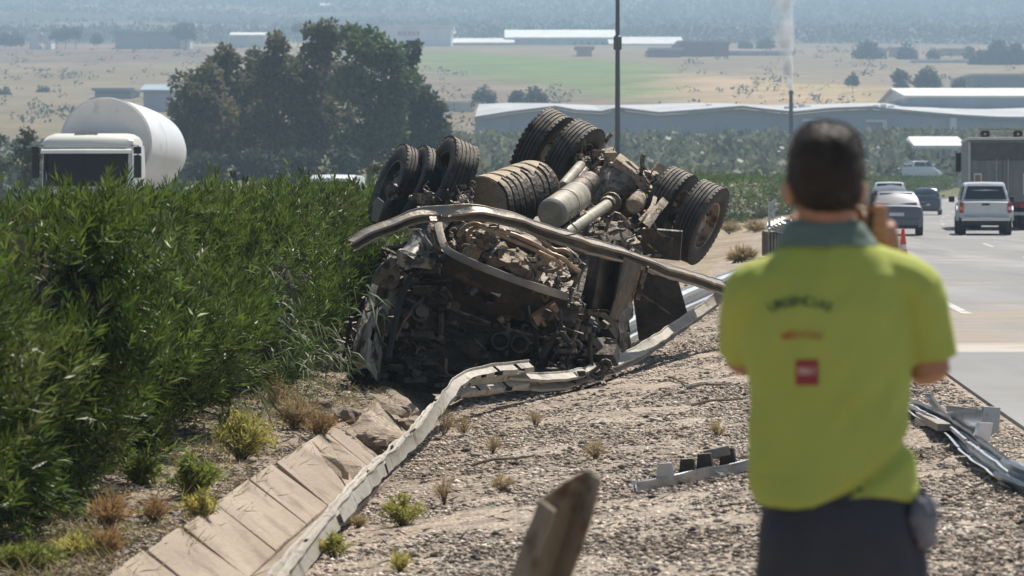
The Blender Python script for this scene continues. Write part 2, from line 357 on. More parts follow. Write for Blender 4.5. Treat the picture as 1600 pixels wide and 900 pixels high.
# ---------------------------------------------------------------- carriageways
def road_mat(name, dirt):
    m = bpy.data.materials.new(name); m.use_nodes = True; nt = m.node_tree; L = nt.links; b = nt.nodes['Principled BSDF']; b.inputs['Roughness'].default_value = .85
    tc = _n(nt, 'ShaderNodeTexCoord'); o = tc.outputs['Object']
    def nz(s, lo, hi, st=None, detail=6):
        a = _n(nt, 'ShaderNodeTexNoise'); a.inputs['Scale'].default_value = s; a.inputs['Detail'].default_value = detail
        if st:
            mp = _n(nt, 'ShaderNodeMapping'); mp.inputs['Scale'].default_value = st; L.new(o, mp.inputs[0]); L.new(mp.outputs[0], a.inputs['Vector'])
        else: L.new(o, a.inputs['Vector'])
        r = _n(nt, 'ShaderNodeMapRange'); r.inputs[1].default_value = lo; r.inputs[2].default_value = hi; L.new(a.outputs[0], r.inputs[0]); return r.outputs[0]
    def mix(a, c, f):
        mx = _n(nt, 'ShaderNodeMix', data_type='RGBA')
        if isinstance(a, tuple): mx.inputs[6].default_value = (*a, 1)
        else: L.new(a, mx.inputs[6])
        mx.inputs[7].default_value = (*c, 1); L.new(f, mx.inputs[0]); return mx.outputs[2]
    c = mix((.235, .235, .232), (.17, .17, .172), nz(60, .3, .7)); c = mix(c, (.31, .30, .29), nz(.5, .45, .75, (1, .15, 1)))
    c = mix(c, (.14, .14, .142), nz(.9, .54, .72, (1, .07, 1))); c = mix(c, (.20, .185, .165), nz(.35, .5, .7))
    if dirt:
        sx = _n(nt, 'ShaderNodeSeparateXYZ'); L.new(o, sx.inputs[0])
        def band(lo0, lo1, hi0, hi1):
            a = _n(nt, 'ShaderNodeMapRange'); a.inputs[1].default_value = lo0; a.inputs[2].default_value = lo1; L.new(sx.outputs[1], a.inputs[0])
            e = _n(nt, 'ShaderNodeMapRange'); e.inputs[1].default_value = hi1; e.inputs[2].default_value = hi0; L.new(sx.outputs[1], e.inputs[0])
            q = _n(nt, 'ShaderNodeMath', operation='MULTIPLY'); L.new(a.outputs[0], q.inputs[0]); L.new(e.outputs[0], q.inputs[1]); return q.outputs[0]
        q = _n(nt, 'ShaderNodeMath', operation='MULTIPLY'); L.new(band(32.3, 33, 41, 46), q.inputs[0]); L.new(nz(1.2, .32, .6, (.35, 1.4, 1)), q.inputs[1])
        c = mix(c, (.30, .235, .175), q.outputs[0])
        q = _n(nt, 'ShaderNodeMath', operation='MULTIPLY'); L.new(band(31.9, 32.1, 33.2, 34.2), q.inputs[0]); L.new(nz(2, .2, .5, (.5, 2, 1)), q.inputs[1])
        c = mix(c, (.42, .38, .33), q.outputs[0])
    L.new(c, b.inputs['Base Color'])
    a = _n(nt, 'ShaderNodeTexNoise'); a.inputs['Scale'].default_value = 90; L.new(o, a.inputs['Vector'])
    bp = _n(nt, 'ShaderNodeBump'); bp.inputs['Strength'].default_value = .6; bp.inputs['Distance'].default_value = .008; L.new(a.outputs[0], bp.inputs['Height']); L.new(bp.outputs[0], b.inputs['Normal'])
    return m
def strip(name, u0, u1, d0, d1, dz, m, lip=0, step=1.5, nu=4):
    mb = MB(); ds = np.arange(d0, d1+.01, step); rings = []
    for d in ds:
        zz = float(base(d))+dz; e = edge(d)
        r = [(e+u0+(u1-u0)*k/nu, d, zz) for k in range(nu+1)]
        if lip: r = [(e+u0-.01, d, zz-lip)]+r+[(e+u1+.01, d, zz-lip)]
        rings.append(r)
    mb.loft(rings, closed=False, cap=False); me = mb.mesh(name, fix=False)
    o = link(name, me, m); o['kind'] = 'structure'; return o
A1 = road_mat('asphalt', True); A2 = road_mat('asphalt_far', False)
strip('road', 0, 11.4, -40, 600, 0, A1, lip=.07)['label'] = 'grey motorway carriageway with brown dirt swept across it'
strip('opposite_road', -27, -16.6, -20, 600, -.04, A2, lip=.07)
strip('dirt_track', 11.5, 13, -20, 300, .004, mat('hard_shoulder', (.3, .25, .2), .9, 0, (.2, .17, .14), 3))
WP = mat('road_paint', (.56, .55, .52), .7, 0, (.36, .34, .31), 5, (.24, .23, .21), 3, (.5, .62))
strip('road_edge_line', 1.22, 1.36, 42, 420, .004, WP, nu=1)
strip('road_edge_line', 10.2, 10.35, -20, 420, .004, WP, nu=1)
for k in range(14):
    strip('lane_dash', 4.85, 4.97, 20+k*17, 25+k*17, .004, WP, step=1.0, nu=1)

# ---------------------------------------------------------------- gravel stones, litter, twigs
def scatter_pts(n, ulo, uhi, dlo, dhi, pw=1.6):
    t = RNG.random(n); a = 1-pw; d = (dlo**a+t*(dhi**a-dlo**a))**(1/a)
    u = RNG.uniform(ulo, uhi, n); x = np.array([edge(q) for q in d])+u
    z = np.array([gz(x[i], d[i]) for i in range(n)]); return np.stack([x, d, z], 1)
def stones(name, n, ulo, uhi, dlo, dhi, s0, s1, c1, c2, label, big=0):
    P = scatter_pts(n, ulo, uhi, dlo, dhi)
    base_v = np.array([(1,0,0),(0,1,0),(-1,0,0),(0,-1,0),(.1,.1,.8),(-.1,0,-.8)]); bf = np.array([(0,1,4),(1,2,4),(2,3,4),(3,0,4),(1,0,5),(2,1,5),(3,2,5),(0,3,5)])
    s = s0*(s1/s0)**(RNG.random(n)**2.2); an = RNG.uniform(0, 6.28, n)
    V = np.repeat(base_v[None], n, 0)*(1+RNG.normal(0, .22, (n, 6, 3)))*s[:, None, None]*np.array([1, .8, .55])
    ca, sa = np.cos(an)[:, None], np.sin(an)[:, None]; X = V[..., 0]*ca-V[..., 1]*sa; Y = V[..., 0]*sa+V[..., 1]*ca
    V = np.stack([X, Y, V[..., 2]], -1)+P[:, None, :]+np.array([0, 0, 1])*(s*.25)[:, None, None]
    F = (np.arange(n)[:, None, None]*6+bf[None]).reshape(-1, 3); rnd = np.repeat(RNG.random(n), 8)
    m = mat(name+'_stone', c1, .9, 0, c2, 1.7, rnd=.85, spec=.2)
    o = link(name, np_mesh(name, V.reshape(-1, 3), F, m, rnd)); setv(o, kind='stuff', label=label); return o
tagit(stones('gravel', 105000, -4.5, -.05, 12.5, 62, .008, .028, (.54, .465, .39), (.26, .21, .17), 'loose beige and grey gravel covering the sloping verge'), cat='gravel')
tagit(stones('soil_clods', 13000, -6.5, -5.15, 14, 40, .008, .03, (.24, .20, .17), (.33, .28, .22), 'dusty soil clods and chips on the bank under the hedge'), cat='soil')
tagit(stones('slab_dirt', 5200, -5.3, -4.98, 13, 26, .006, .024, (.26, .215, .17), (.36, .3, .24), 'crumbs of soil spilled over the upper edge of the concrete slabs'), cat='soil')
tagit(stones('larger_stones', 1300, -4.5, -.1, 13, 70, .025, .055, (.42, .36, .3), (.22, .18, .15), 'larger pale stones lying among the gravel'), cat='stones')
def litter(name, n, ulo, uhi, dlo, dhi, L0, L1, wd, m, label, cat):
    P = scatter_pts(n, ulo, uhi, dlo, dhi)+np.array([0, 0, .012]); an = RNG.uniform(0, 6.28, n); D = np.stack([np.cos(an), np.sin(an), RNG.normal(0.12, .2, n) if cat not in ('dry grass', 'weeds') else np.abs(RNG.normal(.5, .6, n))], 1)
    if cat in ('dry grass', 'weeds'): keep = np.array([mn.noise(Vector((p[0]*1.6, p[1]*1.1, 4 if cat == 'weeds' else 9))) > -.02 for p in P]); P = P[keep]; D = D[keep]; n = len(P)
    V, F = leaf_arrays(P, D, RNG.uniform(L0, L1, n), wd); o = link(name, np_mesh(name, V, F, m, RNG.random(n))); setv(o, kind='stuff', label=label, category=cat)
litter('dry_litter', 5200, -6.4, -5.12, 14, 34, .03, .11, .012, mat('dry_leaf', (.34, .29, .23), .8, 0, (.2, .165, .13), 9, rnd=.4), 'dry fallen leaves and twigs on the bank below the hedge', 'dry leaves')
litter('wreck_splinters', 2600, -4.5, -.3, 14, 48, .03, .14, .012, mat('splinter', (.12, .10, .085), .8, 0, (.4, .36, .3), 4, rnd=.6), 'dark splinters and small scraps scattered over the gravel', 'debris')

# ---------------------------------------------------------------- concrete-lined ditch
dt = empty('drainage_ditch', (edge(18)-4.8, 18, gz(edge(18)-4.8, 18)), 'sand coloured concrete slab lined drainage ditch running below the hedge', 'ditch')
dd = 12.2; k = 0
cuts = []
while dd < 25.2:
    ln = random.choice((.62, .95, 1.25, 1.5)); cuts.append((dd, min(dd+ln, 25.5))); dd += ln
for side in (0, 1):
    for (a, b_) in cuts:
        if side and b_ > 24: continue
        g = random.choice((.003, .004, .009)); us = ((-5.11-random.uniform(-.02, .03), -.275), (-4.745, -.562)) if not side else ((-4.725, -.562), (-4.38, -.415))
        tip = random.uniform(-.008, .008); mb = MB(); vs = []
        for (uq, zq) in us:
            for q in (a+g, b_-g):
                sk_ = random.uniform(-.012, .012); e = edge(q); vs.append((e+uq, q+sk_, zq+.03+tip+random.uniform(-.006, .006)))
        v0 = [Vector(v) for v in vs]; th = Vector((0, 0, -.07))
        mb.add([v0[0], v0[2], v0[3], v0[1]]+[v+th for v in (v0[0], v0[2], v0[3], v0[1])], [(0,1,2,3),(7,6,5,4),(0,4,5,1),(1,5,6,2),(2,6,7,3),(3,7,4,0)])
        mb.build('concrete_slab', M['concrete'], dt, bevel=.012, wpos=True)
# broken slabs and rubble where the ditch lining ends
rb = [((505, 690), (560, 745), .10), ((470, 688), (540, 742), .06), ((600, 610), (650, 645), .08), ((575, 615), (632, 648), .07), ((530, 640), (590, 690), .15), ((560, 675), (615, 690), .1)]
lab = ['broken strip of ditch lining tilted at the end of the concrete slabs', 'thin pale concrete strip lying along the upper edge of the ditch', 'pale splintered board under the crushed cab, the right hand one', 'pale splintered board under the crushed cab, the left hand one', 'brown concrete fragment lying in the ditch below the dry bush', 'flat rubble piece beside the curved rail in the ditch']
for i, (a, b_, wd) in enumerate(rb):
    d = Gd((a[0]+b_[0])/2, (a[1]+b_[1])/2, .06); pa = W(*a, d+.5); pb = W(*b_, d-.4); n = 7; mb = MB(); rings = []
    for j in range(n):
        t = j/(n-1); c = pa.lerp(pb, t)+Vector((0, 0, random.uniform(-.012, .012))); h = wd*(.5 if j in (0, n-1) else 1)*random.uniform(.8, 1.1)
        rings.append([c+Vector((-h, .1*h, -.02)), c+Vector((h, -.05, -.03)), c+Vector((h*.9, -.05, .03)), c+Vector((-h*.8, .1, .035))])
    mb.loft(rings); o = mb.build('broken_slab', M['concrete'] if i not in (4, 5) else M['rubble'], None, bevel=.01); tagit(o, lab[i], 'slab', 'broken concrete pieces in the ditch')
def rock(name, px, py, r, label, m, dz=.03):
    p = G(px, py, dz); bm = bmesh.new(); bmesh.ops.create_icosphere(bm, subdivisions=3, radius=r)
    for v in bm.verts:
        q = v.co.normalized(); v.co = v.co*(1+.4*mn.noise(q*1.7+Vector((px, py, 0))))+q*r*.12*mn.noise(q*6+Vector((py, 0, 0))); v.co.z *= .75
    me = bpy.data.meshes.new(name); bm.to_mesh(me); bm.free(); o = link(name, me, m, None, p); me.shade_smooth(); me.set_sharp_from_angle(angle=R(22)); tagit(o, label, 'rock', 'rubble lumps in the ditch'); return o
for i, (px, py, r, lb) in enumerate([(640, 668, .14, 'brown rubble lump right beside the curved rail in the ditch'), (602, 695, .15, 'rounded brown rubble lump in the ditch left of the curved rail'), (575, 690, .11, 'small earth coloured lump at the end of the concrete ditch'), (545, 655, .12, 'low clod of earth at the foot of the crushed cab'), (505, 635, .10, 'small clod beside the dry brown brush'), (625, 645, .1, 'pale stone half under the curved rail by the cab')]):
    rock('rubble', px, py, r, lb, M['rubble'])

# ---------------------------------------------------------------- oleander hedge
LEAF = mat('oleander_leaf', (.075, .122, .024), .5, 0, (.115, .155, .038), 1.1, (.15, .155, .07), .8, (.55, .7), rnd=.75, trans=.2, spec=.3)
LEAFF = mat('oleander_leaf_far', (.07, .115, .022), .5, 0, (.10, .14, .035), .5, rnd=.4, trans=.3)
CORE = mat('hedge_shade_core', (.022, .024, .012), .95, 0, (.035, .028, .018), 5)  # inner hull; the shade between the leaves is put into its dark colour
def htop(d): return float(np.interp(d, [10, 33, 60, 100, 150, 250, 300, 400], [1.46, 1.53, 1.63, 1.95, 2.2, 2.45, 2.7, 3.2]))+.07*math.sin(d*1.1)+.05*math.sin(d*2.7+1)
def hface(d, z, t):   # how far the leafy face bulges towards the road; t = 0 at the foot, 1 at the top
    ph = d/2.5+.35*mn.noise(Vector((d*.4, 3, 3))); ph = abs(ph-round(ph))*2
    b_ = .22-.72*ph**2.2*(.5+.5*min(1, 30/d))+.32*math.sin(t*math.pi*.8)+(.25 if d < 22 else .25*max(0, 1-(d-22)/6))+.16*mn.noise(Vector((d*.55, z*.5, 1)))+.46*mn.noise(Vector((d*1.5, z*.7, 5)))+.28*mn.noise(Vector((d*3.2, z*2.2, 9)))
    return -6.42+b_+.12*float(sm(25, 29, d))-.12*float(sm(30, 34, d))-.45*max(0, t-.72)
def hedge(name, d0, d1, nshoot, size, m, label, side=1, stepd=.25):
    o = empty(name, (edge((d0+d1)/2)-7.2, (d0+d1)/2, gz(edge((d0+d1)/2)-7.2, (d0+d1)/2)), label, 'hedge')
    P = []; D = []; L_ = []
    rs = random.Random(int(d0*10)); nl = 8 if size < 1.5 else 5; per = 9 if size < 1.5 else 4
    for i in range(nshoot//per):         # plumes: bundles of leafy shoots with dark gaps between them
        t = rs.random(); d = d0*(d1/d0)**rs.random(); top = rs.random() < .30; g = gz(edge(d)-7, d); ht = htop(d)
        if top: u0 = -6.75-rs.random()**1.6*1.8; z0 = ht-.16-rs.random()*.16; ax = Vector((rs.gauss(0, .22), rs.gauss(0, .22), 1))
        else:
            z0 = g+.10+(ht-g-.2)*t; dep = rs.random()**2*.5*size**.3; u0 = hface(d, z0, t)-dep; ax = Vector((rs.uniform(-.25, .6), rs.gauss(-.1, .4), rs.uniform(.5, 1.2))) if t > .25 else Vector((rs.gauss(.4, .4), rs.gauss(-.2, .5), rs.uniform(-.1, .8)))
        if mn.noise(Vector((d*1.7, z0*1.6, 31))) < -.16 and not top: continue
        ax.normalize(); rad = rs.uniform(.10, .22)*size**.6; ln0 = rs.uniform(.26, .46)*size**.5
        for j in range(per):
            dr = (ax+Vector((rs.gauss(0, .24), rs.gauss(0, .24), rs.gauss(0, .18)))).normalized(); p = Vector((edge(d)+u0, d, z0))+(dr-ax)*ln0*.9+Vector((rs.gauss(0, .35), rs.gauss(0, .35), rs.gauss(0, .3)))*rad
            q = dr.orthogonal().normalized(); q2 = dr.cross(q); ln = ln0*rs.uniform(.7, 1.1)
            for k in range(nl):
                f = k/(nl-1); c = p+dr*ln*(f-.5); a0 = rs.random()*6.28
                for jj in range(3):
                    a = a0+jj*2.09; sp = 1.15-.8*f
                    P.append(c); D.append(dr+(q*math.cos(a)+q2*math.sin(a))*sp); L_.append(rs.uniform(.085, .135)*size*(1-.25*f))
    P = np.array(P); D = np.array(D); L_ = np.array(L_); V, F = leaf_arrays(P, D, L_, L_*(.135 if size < 1.6 else .22), .08)
    f = link('foliage', np_mesh('foliage', V, F, m, np.repeat(RNG.random(len(P)//3+1), 3)[:len(P)]), None, o, wpos=True); f['kind'] = 'stuff'
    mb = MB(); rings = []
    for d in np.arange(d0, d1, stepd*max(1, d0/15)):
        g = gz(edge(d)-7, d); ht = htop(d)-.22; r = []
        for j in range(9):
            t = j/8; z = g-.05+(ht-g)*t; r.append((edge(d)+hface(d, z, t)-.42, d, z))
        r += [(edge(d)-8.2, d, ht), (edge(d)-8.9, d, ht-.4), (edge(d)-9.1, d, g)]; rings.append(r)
    mb.loft(rings, closed=False, cap=False); c = mb.build('shade_core', CORE, o, wpos=True)  # added dark hull for the shaded inside, not single branches
    ms = MB()
    for i in range(min(260, int((d1-d0)*9))):
        d = rs.uniform(d0, d1); x = edge(d)-6.4-rs.random()*.3; g = gz(x, d)
        ms.tube([(x, d, g-.03), (x+rs.gauss(0, .06), d+rs.gauss(0, .06), g+.4), (x+rs.gauss(.1, .12), d+rs.gauss(0, .15), g+rs.uniform(.8, 1.3))], [.014, .011, .006], 5)
    ms.build('stems', M['bark'], o, wpos=True)['kind'] = 'stuff'
    return o
hedge('oleander_hedge', 14.5, 36, 10800, 1.12, LEAF, 'tall dense green oleander hedge filling the left side beside the wreck')
hedge('oleander_hedge', 36, 85, 3600, 1.7, LEAF, 'stretch of green hedge rising behind the overturned truck wheels')
hedge('oleander_hedge', 85, 170, 4200, 2.0, LEAFF, 'distant flowering green hedge right of the wreck beside the gravel verge')
hedge('oleander_hedge', 170, 420, 3600, 3.4, LEAFF, 'far green hedge behind the moving cars on the road')
litter('straw_cover', 9000, -6.5, -5.0, 13.5, 36, .05, .2, .006, mat('straw_blade', (.36, .28, .16), .8, 0, (.22, .19, .09), 1.5, rnd=.5, trans=.2), 'straggly dry grass blades over the bank between hedge and ditch', 'dry grass')
litter('bank_weeds', 5000, -6.6, -5.3, 13.5, 33, .03, .09, .014, mat('bank_weed_leaf', (.16, .19, .06), .6, 0, (.28, .25, .10), 1.2, rnd=.5, trans=.3), 'small green leaves of ground weeds on the bank', 'weeds')
# pale blossoms in the far hedge
n = 1100; P = []; D = []
for i in range(n):
    d = random.uniform(80, 200); t = random.uniform(.15, .9); g = gz(edge(d)-7, d); z = g+.1+(htop(d)-g)*t
    P.append((edge(d)+hface(d, z, t)+.12, d, z)); D.append((random.gauss(0, 1), random.gauss(-1, .6), random.gauss(.3, .6)))
V, F = leaf_arrays(np.repeat(np.array(P), 3, 0)+RNG.normal(0, .05, (n*3, 3)), np.repeat(np.array(D), 3, 0)+RNG.normal(0, .5, (n*3, 3)), .12, .09)
tagit(link('blossoms', np_mesh('blossoms', V, F, mat('blossom', (.62, .60, .52), .8))), 'pale blossoms dotted over the distant hedge beside the verge', 'blossoms', kind='stuff')
# ---------------------------------------------------------------- far buildings
def bmat(name, c, c2=None, rough=.8): return mat(name, c, rough, 0, c2 or tuple(q*.82 for q in c), .15, stretch=(1, 1, .25), detail=3)
def building(name, px0, px1, py_top, py_base, d, depth, wallc, roofc, label, roof='flat', ridge_py=None, windows=None, cat='building', doors=None, pitch=None, winc=(.08, .1, .12), group=None):
    a = W(px0, py_base, d); b = W(px1, py_base, d); zt = W(0, py_top, d).z; z0 = a.z; gw = gz((a.x+b.x)/2, d); zb = min(z0, gw)-.5
    o = empty(name, ((a.x+b.x)/2, d, gw), label, cat, group=group)
    wm = bmat('wall_paint', wallc); rm = bmat('roof_sheet', roofc)
    mb = MB(); mb.box(((a.x+b.x)/2, d+depth/2, (zt+zb)/2), (b.x-a.x, depth, zt-zb)); mb.build('wall', wm, o, wpos=True)
    mb = MB(); ov = .3+.002*d*.3; w_ = (b.x-a.x)/2+ov; cx = (a.x+b.x)/2; th = max(.25, d*.0007)
    if roof == 'flat': mb.box((cx, d+depth/2, zt+th/2+.01), (2*w_, depth+2*ov, th))
    elif roof == 'shed':
        zr = W(0, ridge_py, d+depth).z
        mb.loft([[(cx-w_, d-ov, zt), (cx+w_, d-ov, zt), (cx+w_, d+depth, zr), (cx-w_, d+depth, zr)], [(cx-w_, d-ov, zt+th), (cx+w_, d-ov, zt+th), (cx+w_, d+depth, zr+th), (cx-w_, d+depth, zr+th)]])
    elif roof == 'gable':      # ridge runs left to right
        zr = W(0, ridge_py, d+depth/2).z
        mb.loft([[(x, d-ov, zt), (x, d+depth/2, zr), (x, d+depth+ov, zt), (x, d+depth+ov, zt+th), (x, d+depth/2, zr+th), (x, d-ov, zt+th)] for x in (cx-w_, cx+w_)])
        mb.add([(cx-w_+ov, d, zt), (cx-w_+ov, d+depth, zt), (cx-w_+ov, d+depth/2, zr)], [(0, 1, 2)]); mb.add([(cx+w_-ov, d, zt), (cx+w_-ov, d+depth, zt), (cx+w_-ov, d+depth/2, zr)], [(0, 1, 2)])
    mb.build('roof', rm, o, wpos=True)
    if windows:
        wmn = mat('window_dark', winc, .4)
        for (wx0, wx1, wy0, wy1) in windows:
            p = W(wx0, wy1, d); q = W(wx1, wy0, d); m2 = MB(); m2.box(((p.x+q.x)/2, d-.05, (p.z+q.z)/2), (q.x-p.x, .16, q.z-p.z)); m2.build('window', wmn, o, wpos=True)
    return o
# the long warehouse with a low wavy roofline
def warehouse():
    d = 520; xs = [742, 800, 868, 900, 940, 965, 1030, 1085, 1160, 1190, 1240, 1300, 1360, 1420, 1500, 1560, 1660]; tp = [187, 178, 170, 176, 178, 172, 180, 176, 170, 174, 179, 173, 171, 177, 184, 187, 188]
    zb = W(0, 240, d).z-1.0; c = W(1200, 236, d)
    o = empty('long_warehouse', (c.x, d, gz(c.x, d)), 'long grey industrial warehouse with a low wavy white roofline across the valley', 'warehouse')
    wm = mat('warehouse_wall', (.44, .46, .52), .75, 0, (.38, .40, .46), .06, stretch=(1, 1, .1), detail=2); rm = mat('pale_roof_sheet', (.40, .41, .42), .7, 0, (.3, .31, .32), .1)
    for i in range(len(xs)-1):
        a, b = W(xs[i], tp[i], d), W(xs[i+1], tp[i+1], d); mb = MB()
        mb.loft([[(p.x, d, zb), (p.x, d+60, zb), (p.x, d+60, p.z), (p.x, d, p.z)] for p in (a, b)]); mb.build('wall_panel', wm, o, wpos=True)
        rr = []
        for p, px in ((a, xs[i]), (b, xs[i+1])):
            zr = W(0, 166+2*math.sin(px*.021), d+58).z; rr.append([(p.x, d-.8, p.z+.05), (p.x, d+58, zr), (p.x, d+58, zr+.4), (p.x, d-.8, p.z+.5)])
        mb = MB(); mb.loft(rr); mb.build('roof_sheet', rm, o, wpos=True)
    vm = mat('roof_vent_white', (.75, .75, .73), .5)
    for px, py in [(822, 170), (832, 169), (840, 168), (850, 167), (1092, 169), (1100, 168), (1108, 166), (1230, 169), (1240, 168), (1252, 166), (1262, 168), (1355, 168), (1368, 167), (1380, 166), (1392, 168), (960, 171), (972, 171)]:
        p = W(px, py, d+20); mb = MB(); mb.box(p, (1.0, 1.2, .6)); mb.build('roof_vent', vm, o, wpos=True)
    for (a, b, y0, y1) in [(1352, 1384, 187, 191), (1379, 1385, 190, 232), (1484, 1494, 184, 210), (1253, 1280, 186, 190)]:
        p, q = W(a, y1, d), W(b, y0, d); mb = MB(); mb.box(((p.x+q.x)/2, d-.3, (p.z+q.z)/2), (q.x-p.x, .5, q.z-p.z)); mb.build('white_trim', vm, o, wpos=True)
    for px in (800, 905, 1010, 1120, 1215, 1320, 1440, 1540):
        p, q = W(px, 235, d), W(px+1.2, 182, d); mb = MB(); mb.box(((p.x+q.x)/2, d-.05, (p.z+q.z)/2), (.14, .3, q.z-p.z)); mb.build('downpipe', wm, o, wpos=True)
warehouse()
def canopy(px0, px1, py, d, h, label, mtl, depth=7, leg=True):
    a, b = W(px0, py, d), W(px1, py, d); g = gz((a.x+b.x)/2, d); o = empty('canopy_roof', ((a.x+b.x)/2, d, g), label, 'canopy')
    mb = MB(); L_ = b.x-a.x
    mb.loft([[(a.x, d, a.z-h), (a.x+L_*.02, d+depth, a.z+h*.6), (a.x+L_*.06, d+depth, a.z+h), (a.x, d, a.z-h*.5)], [(b.x, d, b.z-h), (b.x, d+depth, b.z+h*.6), (b.x, d+depth, b.z+h), (b.x, d, b.z-h*.5)]])
    mb.build('roof', mtl, o, wpos=True)
    for k in range(5):
        x = a.x+L_*(.06+.22*k); mb = MB(); mb.box((x, d+.3, (g+a.z-h)/2), (.18, .18, a.z-h-g+.3)); mb.build('post', M['galv'], o, wpos=True)
wc = mat('canopy_white', (.74, .74, .71), .6, 0, (.62, .62, .6), .4)
canopy(930, 1052, 217, 500, .45, 'long thin white canopy roof in front of the warehouse, behind the tall pole', wc)
canopy(735, 822, 228, 500, .3, 'short thin white canopy left of the raised twin wheels', wc)
canopy(1428, 1512, 222, 400, .85, 'white gabled canopy roof beside the dark rear of the lorry', wc, 9)
building('white_shed', 1418, 1680, 153, 183, 560, 40, (.40, .46, .50), (.74, .72, .66), 'pale blue shed with a bright white roof above the right end of the warehouse', 'gable', 141, [(1488, 1495, 168, 176)])
building('teal_hall', 1520, 1660, 119, 141, 900, 40, (.22, .28, .30), (.50, .47, .45), 'flat grey green hall at the far right edge above the white shed')
building('brown_factory', 1062, 1139, 67, 89, 1330, 50, (.22, .09, .09), (.30, .22, .24), 'dark reddish brown block shaped factory on the hill')
building('brown_factory', 1018, 1064, 78, 93, 1315, 40, (.23, .12, .12), (.4, .36, .36), 'low brown wing left of the taller reddish factory')
o = building('white_hall', 588, 705, 43, 76, 1560, 60, (.85, .86, .87), (.8, .8, .8), 'big plain white hall on the ridge just right of the tree tops')
mr = mat('faded_red_sign', (.50, .17, .17), .7)
for k, (a, b) in enumerate([(621, 627), (629, 635), (637, 642), (644, 649), (651, 655)]):
    p, q = W(a, 55, 1558), W(b, 49, 1558); mb = MB(); mb.box(((p.x+q.x)/2, 1559.6, (p.z+q.z)/2), (q.x-p.x, .5, q.z-p.z)); mb.build('sign_letter', mr, o, wpos=True)
building('greenhouse', 792, 960, 62, 77, 1620, 70, (.62, .66, .64), (.7, .71, .7), 'wide pale greenhouse with a shallow roof on the ridge behind the pole', 'gable', 50, [(895+k*11, 901+k*11, 65, 73) for k in range(6)], winc=(.12, .32, .30))
building('greenhouse', 706, 800, 70, 77, 1600, 60, (.62, .62, .6), (.66, .66, .64), 'low white shed roof left of the wide greenhouse', 'gable', 63)
building('greenhouse', 955, 1065, 72, 80, 1600, 60, (.60, .60, .6), (.62, .62, .62), 'low pale shed between the wide greenhouse and the brown factory', 'gable', 61)
building('small_red_house', 902, 925, 76, 90, 1330, 15, (.42, .30, .30), (.5, .2, .16), 'small pinkish house below the greenhouse near the pole')
building('pale_shed', 1138, 1240, 83, 90, 1345, 30, (.5, .5, .5), (.56, .55, .53), 'row of low pale sheds right of the brown factory')
building('long_grey_house', 180, 282, 52, 66, 1500, 40, (.36, .33, .35), (.36, .28, .28), 'long low grey building on the left ridge beside small trees')
building('white_house', 283, 297, 52, 62, 1490, 12, (.74, .72, .7), (.6, .58, .55), 'tiny white house at the right end of the long grey building')
building('white_house', 46, 61, 54, 60, 1500, 12, (.88, .86, .84), (.8, .78, .76), 'tiny white house at the far left of the ridge, the left one of a pair')
building('white_house', 71, 80, 54, 60, 1500, 12, (.88, .86, .84), (.8, .78, .76), 'tiny white house at the far left of the ridge, the right one of a pair')
building('pale_shed', 362, 412, 58, 63, 1520, 20, (.62, .62, .62), (.68, .68, .67), 'low white shed beside the yellow field on the ridge left of the tree tops', 'gable', 54)
building('field_barn', 148, 206, 141, 155, 850, 18, (.22, .25, .27), (.28, .32, .34), 'long open fronted grey barn above the white tank', windows=[(150, 203, 143, 147)])
building('field_barn', 224, 268, 144, 173, 760, 18, (.34, .36, .42), (.28, .36, .42), 'square grey blue barn half hidden by the trees', 'gable', 135)
building('pale_shed', 700, 738, 162, 168, 760, 20, (.6, .58, .54), (.66, .65, .62), 'low white shed between the big trees and the round field trees')
building('cream_house', 1378, 1386, 79, 94, 1300, 8, (.62, .55, .38), (.6, .5, .4), 'narrow cream coloured house on the right hillside')
building('cream_house', 1394, 1412, 77, 90, 1330, 12, (.52, .46, .42), (.5, .4, .35), 'pinkish house half behind trees on the right hillside')
building('white_terrace', 1432, 1510, 96, 101, 1230, 12, (.88, .88, .86), (.8, .8, .8), 'low white terrace of sheds below the hillside houses on the right')
building('cream_house', 1474, 1508, 79, 91, 1350, 14, (.50, .43, .38), (.52, .40, .34), 'wide pinkish house above the white terrace on the right')
building('white_hut', 1520, 1528, 95, 102, 1240, 6, (.88, .88, .86), (.8, .8, .8), 'tiny white hut right of the white terrace')
building('pale_shed', 1080, 1145, 170, 173, 640, 20, (.66, .66, .64), (.7, .7, .68), 'sunlit white shed roof just above the warehouse')
# small white church-like tower on the mountain
building('white_house', 502, 512, 12, 24, 2900, 10, (.66, .66, .64), (.6, .6, .58), 'lonely white house high on the mountain above the tree tops', 'gable', 8)

# ---------------------------------------------------------------- trees
def leaf_mat(n, c, c2): return mat(n, c, .6, 0, c2, .25, rnd=.4, trans=.25, spec=.3)
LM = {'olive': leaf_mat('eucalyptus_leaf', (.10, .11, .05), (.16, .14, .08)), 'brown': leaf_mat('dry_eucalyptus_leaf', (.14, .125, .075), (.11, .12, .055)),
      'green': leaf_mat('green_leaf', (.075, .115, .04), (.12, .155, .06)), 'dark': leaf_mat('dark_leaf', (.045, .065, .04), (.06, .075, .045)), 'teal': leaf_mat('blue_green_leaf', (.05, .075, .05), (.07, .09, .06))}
def cloud(C, rr, n, size, rng, squash=1.0):
    """leaf clumps through the outer part of a lobe"""
    D = unit(rng.normal(size=(n, 3))); r = rr*(.62+.5*rng.random(n)**.7)
    P = C+D*r[:, None]*np.array([1, 1, squash]); return P, unit(D*.6+rng.normal(0, .7, (n, 3))+np.array([0, 0, .25]))
